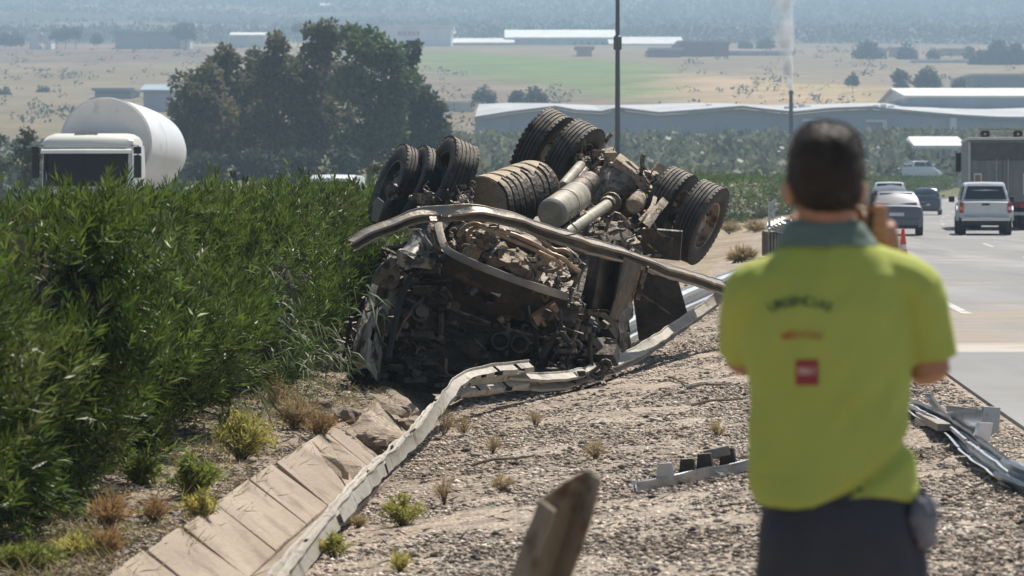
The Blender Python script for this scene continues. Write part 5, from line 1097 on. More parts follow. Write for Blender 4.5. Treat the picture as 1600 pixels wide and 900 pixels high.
    # print on the back
    bv = BVHTree.FromPolygons([v.co.copy() for v in sh.vertices], [tuple(p.vertices) for p in sh.polygons])
    def letters(txt, cx, cy, R_px, hpx, m, name, spacing, bold=.0):
        n_ = len(txt); g_ = MB()
        for i, ch in enumerate(txt):
            if ch == ' ': continue
            cu = bpy.data.curves.new('t', 'FONT'); cu.body = ch; cu.align_x = 'CENTER'; cu.align_y = 'CENTER'; cu.size = 1; cu.offset = bold; cu.resolution_u = 3
            to = bpy.data.objects.new('t', cu); COL.objects.link(to); dg = bpy.context.evaluated_depsgraph_get(); me = bpy.data.meshes.new_from_object(to.evaluated_get(dg))
            a = (i-(n_-1)/2)*spacing; th = a/R_px if R_px else 0; ox, oy = (cx+R_px*math.sin(th), cy+R_px*(1-math.cos(th))) if R_px else (cx+a, cy)
            vs = []
            for v in me.vertices:
                x, y = v.co.x*hpx*1.35, -v.co.y*hpx*1.35; px_, py_ = ox+x*math.cos(th)-y*math.sin(th), oy+x*math.sin(th)+y*math.cos(th)
                dr = Vector(((px_-800)/5000, 1, -(py_-300)/5000)).normalized(); hit = bv.ray_cast(Vector((0, 0, CAMZ)), dr)[0]
                if hit is None: hit = q(px_, py_, -.13)
                vs.append(hit-dr*.0022)
            g_.add(vs, [tuple(p.vertices) for p in me.polygons]); bpy.data.objects.remove(to)
        return link(name, g_.mesh(name, fix=False), m, so_, wpos=True)
    letters('URGENCIAS', 1251, 471, 110, 15, mat('dark_green_print', (.035, .07, .03), .7), 'back_print', 11.3, .02)
    letters('MÉDICAS', 1254, 523, 120, 12, mat('red_print', (.42, .07, .03), .7), 'back_print', 9.2, .01)
    mb = MB(); nx, ny = 8, 8; vs = []
    for j in range(ny+1):
        for i in range(nx+1):
            px_, py_ = 1243+36*i/nx, 562+40*j/ny; dr = Vector(((px_-800)/5000, 1, -(py_-300)/5000)).normalized(); vs.append(bv.ray_cast(Vector((0, 0, CAMZ)), dr)[0]-dr*.0018)
    mb.add(vs, [(j*(nx+1)+i, j*(nx+1)+i+1, (j+1)*(nx+1)+i+1, (j+1)*(nx+1)+i) for j in range(ny) for i in range(nx)]); link('back_badge', mb.mesh('back_badge', fix=False), mat('red_badge', (.26, .03, .04), .7), so_, wpos=True)
    letters('061', 1261, 580, 0, 12, mat('badge_white', (.62, .55, .55), .7), 'badge_digits', 9.5, .02)
person()
# ---------------------------------------------------------------- vehicles
def wheel_pair(root, x, y, r, wd, M_=M):
    for sx in (-1, 1):
        h = bpy.data.objects.new('wheel', None); COL.objects.link(h); h.parent = root; h.location = (sx*x, y, r)
        mb = MB(); mb.lathe([(-wd/2*.7, r*.62), (-wd/2, r*.75), (-wd/2, r*.92), (-wd*.4, r), (wd*.4, r), (wd/2, r*.92), (wd/2, r*.75), (wd/2*.7, r*.62)], (0, 0, 0), (1, 0, 0), 28); mb.build('tyre', M_['tyre'], h, smooth=True)
        mb = MB(); mb.lathe([(sx*wd*.36, r*.63), (sx*wd*.33, r*.55), (sx*wd*.2, r*.5), (sx*wd*.3, r*.15), (sx*wd*.3, .001)], (0, 0, 0), (1, 0, 0), 20); mb.build('rim', M_['chrome'], h, smooth=True)
def loftbody(st):
    """stations (y, half width, z bottom, z belt, z top crown, tumble)"""
    R_ = []
    for (y, hw, zb, zm, zt, tb) in st:
        half = [(0, zb), (hw*.82, zb), (hw*.96, zb+.06), (hw, zb+.18), (hw*1.0, (zb+zm)/2), (hw*.985, zm-.03), (hw*tb, zt-.03), (hw*tb*.86, zt), (0, zt+.012)]
        R_.append([Vector((x, y, z)) for x, z in half]+[Vector((-x, y, z)) for x, z in half[-2:0:-1]])
    return R_
def quadplate(root, name, m, pts, off, nrm, th=.012):
    mb = MB(); n_ = Vector(nrm).normalized(); mb.poly([Vector(p)+n_*off for p in pts], th, n_); return mb.build(name, m, root)
def car(loc, rz, label, paint, kind='sedan', group='cars driving along the road', pl=True, glass='glass_light', W_=1.8, H=1.45, L_=4.5):
    root = empty({'sedan': 'saloon_car', 'hatch': 'hatchback_car', 'suv': 'hatchback_car'}[kind], loc, label, 'car', rz, group); hw = W_/2; rear = -L_/2; k = H/1.45
    deck = {'sedan': .55, 'hatch': .12, 'suv': .10}[kind]; bz = .98*k
    st = [(rear, hw*.86, .42, .80, .84*k, .9), (rear+.05, hw*.94, .30, .86*k, .95*k, .92), (rear+.16, hw*.98, .26, .88*k, bz, .93), (rear+deck+.2, hw, .24, .88*k, bz+.01, .93), (-.3, hw, .22, .88*k, bz, .93), (.7, hw, .22, .88*k, bz-.02, .93), (1.1, hw, .22, .84*k, bz-.06, .92), (L_/2-.3, hw*.96, .24, .68, .76, .9), (L_/2-.04, hw*.88, .3, .6, .66, .86), (L_/2, hw*.8, .4, .55, .58, .8)]
    mb = MB(); mb.loft(loftbody(st)); mb.build('body', paint, root, smooth=True)
    y0, y1, y2, y3 = rear+deck-.02, rear+deck+(.62 if kind == 'sedan' else .38), .45, 1.15; wb, wr = hw*.90, hw*.68
    secs = [(y0, wb, bz-.04, .02), (y0+(y1-y0)*.5, (wb*.55+wr*.45), bz+(H-bz)*.55, .01), (y1, wr, H-.035, .02), (y1+.5, wr*1.03, H, .02), (y2-.2, wr*1.03, H-.005, .02), (y2, wr, H-.05, .02), (y3, wb, bz-.06, .02)]
    rings = []
    for (y, w_, zt, c) in secs:
        half = [(0, bz-.08), (wb*.98, bz-.08), (wb, bz-.02)]; t = (zt-bz)/(H-bz); t = max(t, 0.0)
        half += [(wb+(w_-wb)*.5*min(1, t*1.2), bz+(zt-bz)*.5), (w_, zt-.04*t), (w_*.86, zt), (0, zt+c)]
        rings.append([Vector((x, y, z)) for x, z in half]+[Vector((-x, y, z)) for x, z in half[-2:0:-1]])
    mb = MB(); mb.loft(rings); mb.build('cabin', paint, root, smooth=True)
    g = M[glass]
    n_ = Vector((0, -(H-bz), (y1-y0))).normalized()
    def yy(z): return y0+(y1-y0)*(z-(bz-.04))/((H-.035)-(bz-.04))
    za, zb_ = bz+.03, H-.075; quadplate(root, 'rear_window', g, [(-wb*.86, yy(za), za), (wb*.86, yy(za), za), (wr*.86, yy(zb_), zb_), (-wr*.86, yy(zb_), zb_)], .012, n_)
    ns = Vector((H-bz, 0, wb-wr)).normalized()
    for sx in (-1, 1):
        x0, x1 = wb*.985, wr*1.03
        for (ya, yb, yc, yd) in ((y0+.28, -.28, -.28, y1+.12), (-.2, y3-.3, y2-.02, -.2)):
            quadplate(root, 'side_window', g, [(sx*x0, ya, za), (sx*x0, yb, za), (sx*x1, yc, zb_), (sx*x1, yd, zb_)], .01, (ns.x*sx, 0, ns.z))
        mb = MB(); zl = .66*k if kind != 'suv' else .85; mb.loft([[(sx*hw*.60, rear-.012, zl+.02), (sx*hw*.97, rear+.10, zl+.0), (sx*hw*.95, rear+.12, zl+.17), (sx*hw*.62, rear+.02, zl+.15)], [(sx*hw*.60, rear+.1, zl+.02), (sx*hw*.9, rear+.3, zl+.0), (sx*hw*.9, rear+.3, zl+.17), (sx*hw*.62, rear+.1, zl+.15)]]); mb.build('tail_lamp', M['redlamp'], root, bevel=.008)
        mb = MB(); mb.box((sx*(hw+.08), .75, bz+.06), (.16, .09, .12)); mb.build('mirror', paint, root, bevel=.02)
    mb = MB(); mb.loft([[(-hw*.9, rear+.1, z), (hw*.9, rear+.1, z), (hw*.82, rear-.05, z), (-hw*.82, rear-.05, z)] for z in (.34, .56)]); mb.build('rear_bumper', paint, root, bevel=.03)
    mb = MB(); mb.box((0, rear+.05, .29), (W_*.8, .16, .12)); mb.build('bumper_valance', M['black'], root, bevel=.02)
    mb = MB(); mb.box((0, rear-.015 if kind == 'sedan' else rear-.02, .70*k if kind == 'sedan' else .62), (.5, .012, .11)); mb.build('number_plate', M['plate'], root)
    wheel_pair(root, hw-.11, rear+.85, .31*k, .20); wheel_pair(root, hw-.11, rear+.85+2.6, .31*k, .20)
    return root
def pickup(loc, rz, label):
    root = empty('pickup_truck', loc, label, 'pickup', rz, None); P = M['white_paint']; hw = .90
    st = [(-2.5, hw*.94, .55, 1.02, 1.10, .98), (-2.45, hw*.97, .52, 1.02, 1.12, .98), (-.9, hw, .50, 1.02, 1.12, .98), (.6, hw, .48, 1.0, 1.10, .97), (1.2, hw, .48, .98, 1.08, .95), (2.3, hw*.95, .5, .9, 1.0, .92), (2.5, hw*.85, .55, .8, .9, .9)]
    mb = MB(); mb.loft(loftbody(st)); mb.build('body', P, root, smooth=True)
    rings = []
    for (y, wr, zt) in ((-2.25, .70, 1.10), (-2.15, .68, 1.50), (-1.95, .66, 1.73), (-1.4, .68, 1.78), (.1, .68, 1.78), (.4, .66, 1.72), (1.1, .72, 1.08)):
        wb = hw*.9; t = max(0, (zt-1.08)/.7); half = [(0, 1.0), (wb, 1.0), (wb, 1.1), (wb+(wr-wb)*.6*t, 1.1+(zt-1.1)*.55), (wr, zt-.05*t), (wr*.88, zt), (0, zt+.015)]
        rings.append([Vector((x, y, z)) for x, z in half]+[Vector((-x, y, z)) for x, z in half[-2:0:-1]])
    mb = MB(); mb.loft(rings); mb.build('cabin', P, root, smooth=True)
    quadplate(root, 'rear_window', M['glass'], [(-.70, -2.27, 1.20), (.70, -2.27, 1.20), (.58, -2.06, 1.64), (-.58, -2.06, 1.64)], .01, (0, -.95, .35))
    for sx in (-1, 1):
        for ya, yb, yc, yd in ((-2.0, -.75, -.75, -1.75), (-.65, .75, .25, -.65)): quadplate(root, 'side_window', M['glass'], [(sx*hw*.9, ya, 1.18), (sx*hw*.9, yb, 1.18), (sx*.70, yc, 1.64), (sx*.70, yd, 1.64)], .012, (sx, 0, .42))
        mb = MB(); mb.box((sx*.80, -2.50, .93), (.13, .1, .36)); tl = mb.build('tail_lamp', M['redlamp'], root, bevel=.015)
        mb = MB(); mb.box((sx*.80, -2.555, .90), (.10, .02, .10)); mb.build('indicator_lens', M['orangelamp'] if sx < 0 else M['plate'], tl)
        mb = MB(); mb.box((sx*(hw+.12), .75, 1.2), (.2, .1, .2)); mb.build('mirror', M['black'], root, bevel=.02)
        mb = MB(); mb.loft([[(sx*(hw-.02)+sx*dx, y, z) for dx in (0, .07)]+[(sx*(hw-.02)+sx*dx, y, z-.06) for dx in (.07, 0)] for y, z in ((-2.2, .55), (-2.1, .85), (-1.75, .98), (-1.35, .85), (-1.25, .55))]); mb.build('wheel_arch', P, root)
    quadplate(root, 'tailgate', P, [(-.70, -2.5, .70), (.70, -2.5, .70), (.70, -2.5, 1.10), (-.70, -2.5, 1.10)], .0, (0, -1, 0), .03)
    mb = MB(); mb.box((0, -2.54, 1.03), (.26, .03, .06)); mb.build('tailgate_handle', M['black'], root, bevel=.01)
    mb = MB(); mb.box((0, -2.6, .55), (1.62, .16, .14)); mb.build('rear_bumper', M['chrome'], root, bevel=.03)
    mb = MB(); mb.box((0, -2.52, .42), (1.5, .12, .16)); mb.build('bumper_valance', M['black'], root, bevel=.02)
    mb = MB(); mb.box((0, -2.69, .56), (.46, .015, .10)); mb.build('number_plate', M['plate'], root)
    mb = MB(); mb.box((0, -.1, .42), (1.2, 4.2, .2)); mb.build('underbody', M['black'], root)
    wheel_pair(root, .76, -1.75, .37, .26); wheel_pair(root, .76, 1.45, .37, .26)
    return root
def on_road(px, d): x = (px-800)/5000*d; return (x, d, float(base(d)))
def rz(d): return -math.atan(edir(d))
car(on_road(1399, 108.3), rz(106), 'grey saloon car seen from behind next to the traffic cone', M['grey_paint'], 'sedan', W_=1.80, H=1.47, L_=4.6, glass='glass')
pickup(on_road(1535, 109.5), rz(107), 'white pickup truck seen from behind on the right lane')
car(on_road(1448, 194), rz(192), 'dark blue grey hatchback ahead of the grey saloon', M['dark_paint'], 'hatch', W_=1.8, H=1.62, L_=4.2)
car(on_road(1390, 143), rz(140), 'white car mostly hidden in front of the grey saloon', M['white_paint'], 'hatch', W_=1.8, H=1.86, L_=4.1, glass='glass')
c_ = car((W(1441, 0, 370).x, 370, W(0, 279, 370).z), rz(290)-.75, 'white hatchback on the side road above the far hedge', M['white_paint'], 'suv', None, W_=2.05, H=2.0, L_=4.8, glass='glass')
def ramp():
    R_ = []
    for (px, d) in ((1370, 364), (1440, 370), (1490, 376), (1590, 390)):
        a = W(px, 0, d); g = gz(a.x, d); z = W(0, 279, 370).z-.01; R_.append([(a.x-.5, d-2.6, g-.3), (a.x-.2, d-1.9, z), (a.x+.2, d+1.9, z), (a.x+.5, d+2.6, g-.3)])
    mb = MB(); mb.loft(R_); o = mb.build('side_road', A2); o['kind'] = 'structure'
ramp()
# hedge side white van behind the hedge, only its roof shows
def van():
    p = W(516, 290, 100); g = gz(p.x, 100); root = empty('white_van', (p.x, 100, g), 'white van with only its roof showing above the green hedge', 'van', -.05)
    H = W(0, 273, 100).z-g; rings = []
    for y, w_, z in ((-.1, .66, H-.5), (.0, .68, H-.12), (.25, .70, H-.03), (1.5, .72, H), (3.6, .72, H-.02), (4.2, .7, H-.1)):
        half = [(0, .35), (.85, .35), (.86, .9), (.84, H-.75), (w_, z-.05), (w_*.9, z), (0, z+.02)]; rings.append([Vector((x, y, q)) for x, q in half]+[Vector((-x, y, q)) for x, q in half[-2:0:-1]])
    mb = MB(); mb.loft(rings); mb.build('body', M['white_paint'], root, smooth=True)
    quadplate(root, 'windscreen', M['glass'], [(-.62, -.12, H-.75), (.62, -.12, H-.75), (.58, -.04, H-.22), (-.58, -.04, H-.22)], .01, (0, -1, .15))
    wheel_pair(root, .74, .7, .33, .2); wheel_pair(root, .74, 3.4, .33, .2)
van()
# articulated lorry seen from behind
def lorry():
    d = 121; p = on_road(1566, d); root = empty('box_lorry', p, 'dark topped grey lorry seen from behind at the right picture edge', 'lorry', rz(119)); gp_ = mat('dull_green_grey_panel', (.22, .235, .225), .6, .1, (.17, .18, .17), 2.5, (.3, .25, .22), 4, (.6, .75), stretch=(1, 1, .4)); H = 3.40; hw = 1.27
    mb = MB(); mb.box((0, 4.5, (H+1.0)/2), (2*hw, 9, H-1.0)); mb.build('box_body', gp_, root, bevel=.02)
    for sx in (-1, 1):
        mb = MB(); mb.box((sx*.625, -.03, 1.83), (1.19, .05, 1.62)); dr = mb.build('rear_door', gp_, root, bevel=.01)
        for k in range(5): m2 = MB(); m2.box((sx*(.14+.24*k), -.065, 1.83), (.03, .03, 1.56)); m2.build('door_rib', gp_, dr)
        mb = MB(); mb.box((sx*.22, -.09, 1.85), (.03, .04, 1.7)); mb.build('lock_rod', M['galv'], root)
        mb = MB(); mb.box((sx*1.23, -.06, 2.1), (.08, .12, 2.5)); mb.build('corner_post', M['galv'], root, bevel=.01)
        hz = MB(); hz.box((sx*.92, -.11, 1.75), (.30, .02, .80)); hp = hz.build('marker_board', mat('marker_board_white', (.66, .60, .58), .5), root)
        m2 = MB(); m2.box((sx*.92, -.125, 1.75), (.20, .02, .66)); m2.build('marker_panel', mat('marker_amber', (.40, .22, .08), .5, 0, (.16, .1, .06), 6), hp)
        mb = MB(); mb.box((sx*.9, -.12, .92), (.46, .06, .16)); mb.build('tail_lamp', M['redlamp'], root, bevel=.01)
    mb = MB(); mb.box((0, -.05, 2.98), (2.5, .09, .62)); mb.build('upper_panel', mat('dark_upper_band', (.07, .07, .075), .7, 0, (.1, .1, .1), 4), root, bevel=.01)  # plain dark band across the top of the rear
    mb = MB(); mb.box((0, 4.5, H+.06), (2.62, 9.1, .10)); mb.build('roof_rim', mat('cream_roof_rim', (.66, .62, .55), .6), root, bevel=.02)
    mb = MB(); mb.box((0, -.04, .96), (2.4, .08, .22)); mb.build('lamp_beam', mat('dull_red_beam', (.16, .05, .05), .6), root)
    mb = MB(); mb.box((0, -.02, .62), (2.4, .1, .14)); mb.build('underrun_bar', M['galv'], root, bevel=.02)
    for sx in (-1, 1):
        mb = MB(); mb.box((sx*.8, .35, .6), (.09, .5, .7)); mb.build('frame_rail', M['black'], root)
    for y in (1.3, 2.6, 3.9): wheel_pair(root, 1.0, y, .5, .5)
    # load on the roof: frame with two dark drums
    fm_ = mat('roof_frame_paint', (.42, .40, .34), .6)
    for y in (.4, 1.6): mb = MB(); mb.tube([(-.95, y, H+.1), (-.80, y, H+.40), (.80, y, H+.40), (.95, y, H+.1)], .035, 6); mb.build('roof_frame', fm_, root)
    mb = MB(); mb.box((0, 1.0, H+.41), (1.7, 1.4, .05)); mb.build('roof_hatch', mat('olive_hatch', (.26, .27, .17), .6), root)
    for sx in (-1, 1):
        mb = MB(); mb.lathe([(-.15, .05), (-.13, .17), (0, .19), (.13, .17), (.15, .05)], (sx*.62, .6, H+.24), (0, 1, 0), 18); mb.build('roof_drum', M['black'], root)
    # tractor mirror sticking out at the left
    mb = MB(); mb.box((-1.40, 8.9, 2.65), (.22, .14, .8)); mb.build('mirror', M['black'], root, bevel=.04)
    mb = MB(); mb.box((0, 10.4, 1.9), (2.4, 2.1, 2.5)); mb.build('cab', M['white_paint'], root, bevel=.08); wheel_pair(root, 1.0, 10.5, .5, .3); wheel_pair(root, 1.0, 7.8, .5, .5)
    mb = MB(); mb.box((0, 6, .8), (.9, 11, .25)); mb.build('chassis', M['black'], root)
lorry()
# white tanker facing the camera on the opposite carriageway
def tanker():
    d = 86; p = W(136, 0, d); g = gz(p.x, d); root = empty('tanker_lorry', (p.x, d, g), 'white tanker lorry coming towards the camera behind the hedge', 'lorry', -.055)
    wp = M['white_paint']; cp = M['cream_paint']; t = W(0, 152, d+2.3).z-g; zc = W(0, 208, d).z-g
    # cab
    rings = []
    for (z, w_, y) in ((.5, 1.22, 0), (1.3, 1.24, -.02), (2.05, 1.24, 0), (zc-.42, 1.22, .06), (zc-.32, 1.20, .12)):
        rings.append([Vector((-w_, y+.12, z)), Vector((-w_*.93, y, z)), Vector((0, y-.06, z)), Vector((w_*.93, y, z)), Vector((w_, y+.12, z)), Vector((w_, 2.0, z)), Vector((-w_, 2.0, z))])
    mb = MB(); mb.loft(rings); mb.build('cab', wp, root, smooth=True)
    mb = MB(); mb.loft([[(-w_, y, z), (-w_*.9, y-.10, z), (0, y-.15, z), (w_*.9, y-.10, z), (w_, y, z), (w_*.96, 1.9, z), (-w_*.96, 1.9, z)] for z, w_, y in ((zc-.40, 1.24, .1), (zc-.20, 1.22, .16), (zc-.08, 1.13, .32), (zc, .98, .62))]); rf = mb.build('roof_cap', cp, root, smooth=True)
    mb = MB(); mb.box((-.1, .33, zc-.06), (.62, .3, .05), Matrix.Rotation(.5, 3, 'X')); mb.build('roof_slot', M['black'], rf)
    mb = MB(); mb.loft([[(-1.22, y, z), (0, y-.08, z), (1.22, y, z), (1.22, y+.2, z+.02), (0, y+.12, z+.02), (-1.22, y+.2, z+.02)] for y, z in ((-.22, zc-.55), (-.16, zc-.46), (-.02, zc-.42))]); mb.build('sun_visor', cp, root)
    mb = MB(); mb.loft([[(-1.19, .05, z), (-.95, -.08, z), (0, -.13, z), (.95, -.08, z), (1.12, .02, z), (1.12, .10, z), (-1.19, .12, z)] for z in (1.75, zc-.44)]); mb.build('windscreen', mat('windscreen_dark', (.008, .010, .018), .25, spec=.3), root)
    for sx in (-1, 1):
        mb = MB(); mb.bar((sx*1.15, -.02, 1.75), (sx*1.15, .06, zc-.5), .07, .08); mb.build('screen_pillar', M['black'] if sx < 0 else wp, root)
        mb = MB(); mb.box((sx*1.38, -.05, 2.28), (.2, .16, .62)); mr_ = mb.build('mirror', M['black'], root, bevel=.04)
        mb = MB(); mb.box((sx*1.38, -.08, 2.72), (.2, .14, .2)); mb.build('small_mirror', M['black'], mr_, bevel=.03)
        mb = MB(); mb.tube([(sx*1.2, .05, 2.85), (sx*1.38, -.02, 2.85), (sx*1.38, -.02, 2.0)], .02, 6); mb.build('mirror_arm', M['black'], mr_)
        mb = MB(); mb.box((sx*.95, -.05, 1.0), (.36, .06, .2)); mb.build('headlight', M['chrome'], root, bevel=.02)
    mb = MB(); mb.tube([(1.18, .1, 2.9), (1.18, .1, 1.9)], .03, 6); mb.build('grab_rail', wp, root)
    mb = MB(); mb.box((0, -.07, 1.3), (1.5, .05, .5)); mb.build('grille', M['black'], root)
    mb = MB(); mb.box((0, -.1, .62), (2.4, .2, .34)); mb.build('bumper', wp, root, bevel=.05)
    wheel_pair(root, 1.02, 1.2, .5, .3)
    # tank: round, with a rolled front ring and domed rear
    r = 1.27; cz = t-r; mb = MB(); mb.lathe([(0, .01), (.0, r*.5), (.02, r*.93), (0, r*.955), (-.03, r*.985), (.05, r), (.3, r), (2.5, r*.995), (4, r*.985), (5.6, r*.955), (6.9, r*.90), (7.8, r*.80), (8.35, r*.62), (8.6, r*.3), (8.65, .01)], (0.08, 2.3, cz), (0.00, 1, -.02), 72)
    tk_ = mb.build('tank', mat('tank_white', (.74, .75, .77), .42, 0, (.66, .67, .69), 1.2, (.55, .55, .55), 3, (.6, .75), stretch=(1, .3, 1)), root, smooth=True)
    for y in (2.35, 5.0): mb = MB(); rr_ = r*(1.0 if y < 5 else .985 if y < 7 else .965); mb.lathe([(-.04, rr_*.99), (-.03, rr_*1.012), (.03, rr_*1.012), (.04, rr_*.99)], (0.08, y, cz-.02*(y-2.3)), (0, 1, -.02), 60); mb.build('tank_band', wp, tk_, smooth=True)
    mb = MB(); mb.box((0, 7, 1.0), (.9, 11, .25)); mb.build('chassis', M['black'], root)
    for y in (3.6, 8.6, 9.9, 11.2): wheel_pair(root, 1.0, y, .5, .5)
tanker()
# traffic cone
def cone(px, py, d, lb):
    x = (px-800)/5000*d; g = float(base(d)); root = empty('traffic_cone', (x, d, g), lb, 'cone'); mb = MB(); mb.box((0, 0, .025), (.46, .46, .05)); mb.build('base', M['black'], root, bevel=.015)
    def rr(z): return .17-.125*z/.95
    for a, b, m_ in ((.05, .26, 'orange_cone'), (.26, .42, 'cone_white'), (.42, .95, 'orange_cone')):
        mb = MB(); mb.lathe([(a, rr(a)), (b, rr(b))], (0, 0, 0), Z, 20); mb.build('sleeve', M[m_], root, smooth=True)
    mb = MB(); mb.lathe([(.95, .045), (.96, .0)], (0, 0, 0), Z, 12); mb.build('tip', M['orange_cone'], root); root.scale = (.72, .72, .72)
cone(1411, 385, 76, 'red and white traffic cone behind the grey saloon car')

# ---------------------------------------------------------------- guardrail wreckage near the road
def post_mb(L_, wd=.12, dp=.06, th=.006):
    """C-section post along +z"""
    o_ = [(-wd/2, dp), (-wd/2, 0), (wd/2, 0), (wd/2, dp)]; i_ = [(wd/2-th, dp), (wd/2-th, th), (-wd/2+th, th), (-wd/2+th, dp)]; pr = o_+i_
    mb = MB(); mb.loft([[(x, y, z) for x, y in pr] for z in np.linspace(0, L_, 10)]); return mb
def piece_bar(name, root, a, b, w_, h, m, up=Z):
    mb = MB(); mb.bar(a, b, w_, h, up); return mb.build(name, m, root, wpos=True, bevel=.004)
# left piece: beam end with spacer brackets
a, b, c = G(990, 757, .05), G(1065, 742, .06), G(1180, 716, .07)
r0 = empty('guardrail_piece', G(1080, 742), 'white grey guardrail piece with dark brackets lying left of the man', 'guardrail')
beam('beam', [a, a.lerp(b, .5), b, b.lerp(c, .5), c], [(.9, -.35, .2)]*5, M['galv'], r0, wd=.2, n=6, crush=[.35, .5, .55, .6, .6], rs=12)
for k, (px, py, h) in enumerate([(1040, 744, .11), (1075, 735, .10), (1102, 729, .11), (1138, 722, .12)]):
    p = G(px, py, .07); mb = MB(); mb.poly([p+Vector((-.06, 0, -.03)), p+Vector((.05, 0, -.03)), p+Vector((.03, 0, h*.75)), p+Vector((-.05, 0, h*.7))], .05, (0.3, 1, 0)); mb.build('spacer_bracket', M['galv'] if k == 0 else M['burnt'], r0, wpos=True, bevel=.006)
piece_bar('spacer_bar', r0, G(1100, 712, .13), G(1140, 703, .15), .05, .06, M['grey_rail'])
# right pieces: chain of torn beam, posts and plates by the road edge
r1 = empty('guardrail_wreckage', G(1500, 690), 'twisted galvanised guardrail with posts and plates lying beside the asphalt edge', 'guardrail')
beam('beam', [G(1590, 752, .06), G(1560, 728, .09), G(1530, 705, .10), G(1510, 690, .10)], [(.7, .3, .5)]*4, M['galv'], r1, wd=.17, n=6, crush=[.8, .8, .9, .8], rs=14)
beam('beam', [G(1508, 688, .1), G(1480, 665, .1), G(1450, 648, .1), G(1415, 630, .08)], [(.6, .2, .6)]*4, M['galv'], r1, wd=.15, n=6, crush=[.9, .7, .8, .6], rs=15)
p = G(1492, 672, .02); mb = MB(); mb.loft([[p+Vector((-.06, 0, 0)), p+Vector((.16, -.35, 0)), p+Vector((.16, -.35, .16)), p+Vector((-.06, 0, .17))], [p+Vector((-.02, .03, 0)), p+Vector((.20, -.32, 0)), p+Vector((.20, -.32, .15)), p+Vector((-.02, .03, .16))]]); mb.build('spacer_plate', M['galv'], r1, wpos=True, bevel=.005)
p = G(1512, 690, .02); mb = MB(); mb.loft([[p+Vector((.02, -.05, .0)), p+Vector((.13, .05, 0)), p+Vector((.15, .05, .12)), p+Vector((.05, -.05, .13))], [p+Vector((.04, -.08, .0)), p+Vector((.15, .02, 0)), p+Vector((.17, .02, .12)), p+Vector((.07, -.08, .13))]]); mb.build('spacer_plate', M['white_paint'], r1, wpos=True, bevel=.004)
p = G(1540, 680, .0); mb = MB(); mb.box(p+Vector((.03, 0, .09)), (.13, .03, .20), Matrix.Rotation(.35, 3, 'Z') @ Matrix.Rotation(.08, 3, 'Y')); mb.build('upright_plate', M['galv'], r1, wpos=True, bevel=.004)
piece_bar('torn_strut', r1, G(1440, 650, .05), G(1475, 668, .10), .09, .05, M['grey_rail'])
piece_bar('torn_strut', r1, G(1450, 618, .22), G(1474, 650, .05), .05, .03, M['galv'])
piece_bar('torn_strut', r1, G(1435, 660, .03), G(1470, 662, .05), .06, .05, M['galv'])
r2 = empty('guardrail_piece', G(1592, 748), 'bluish grey end of a beam leaving the frame at the right edge', 'guardrail')
beam('beam', [G(1575, 738, .08), G(1600, 748, .07), G(1640, 765, .05)], [(.5, -.1, .8)]*3, M['galv'], r2, wd=.16, n=5, rs=17)
# near leaning post, rusty and bent, out of focus
def near_post():
    d = 8.6; foot = Vector((W(655, 0, d).x, d, gz(0, d))); top = W(880, 757, d-.1); root = empty('leaning_post', foot, 'rusty bent guardrail post leaning in the blurred foreground', 'post')
    rust = mat('muddy_rusty_post', (.24, .185, .13), .8, .1, (.32, .265, .195), 6, (.10, .055, .035), 9, (.55, .66), .3, 30); L_ = (top-foot).length; t = (top-foot).normalized(); s_ = Vector((1, .25, 0)); s_ = (s_-t*s_.dot(t)).normalized(); n_ = s_.cross(t)
    def ring(z, tw=0, k=1.0, wd=.13, dp=.075, th=.007, top_=0):
        sx = s_*math.cos(tw)+n_*math.sin(tw); nx = n_*math.cos(tw)-s_*math.sin(tw); pr = [(-wd/2*k, dp), (-wd/2*k, 0), (0, -.004), (wd/2*k, 0), (wd/2*k, dp*k), (wd/2*k-th, dp*k), (wd/2*k-th, th), (0, th-.004), (-wd/2*k+th, th), (-wd/2*k+th, dp)]
        return [foot+t*(z+x*top_)+sx*x+nx*y for x, y in pr]
    mb = MB(); mb.loft([ring(-.15)]+[ring(L_*q/8+0*q, -.55+.03*q, 1-.005*q, .135, .085) for q in range(8)]+[ring(L_*.93, -.35, .95, .135, .085, top_=.5), ring(L_*1.0, -.3, .9, .135, .085, top_=.95)]); me = mb.mesh('post'); disp(me, .008, 9, 3); link('post', me, rust, root, wpos=True); me.shade_smooth(); me.set_sharp_from_angle(angle=R(30))
    for z in (.55, .72): mb = MB(); c = foot+t*z*L_*1.05+s_*.01-n_*.012; mb.lathe([(0, .012), (.004, .014), (.006, .008), (.006, .0)], c, -n_, 12); mb.build('bolt_hole', M['burnt'], root, wpos=True)
    if 0: mb.poly([W(778, 850, d+.05), W(786, 812, d+.02), W(822, 785, d), W(858, 762, d), W(850, 800, d), W(812, 870, d+.02)], .012, (0.2, 1, .2)); pass
near_post()
# grey metal plate at the lower left corner
p0 = G(-6, 872, .0); r3 = empty('metal_plate', p0, 'grey metal plate on the ground at the lower left corner', 'plate')
mb = MB(); q0, q1 = G(-40, 860, .13), G(34, 878, .02); mb.poly([q0+Vector((0, 0, .05)), q1+Vector((0, 0, .02)), q1+Vector((0, 0, -.03)), q0+Vector((0, 0, -.10))], .03, (0, 1, .3)); mb.build('plate', M['grey_rail'], r3, wpos=True, bevel=.005)
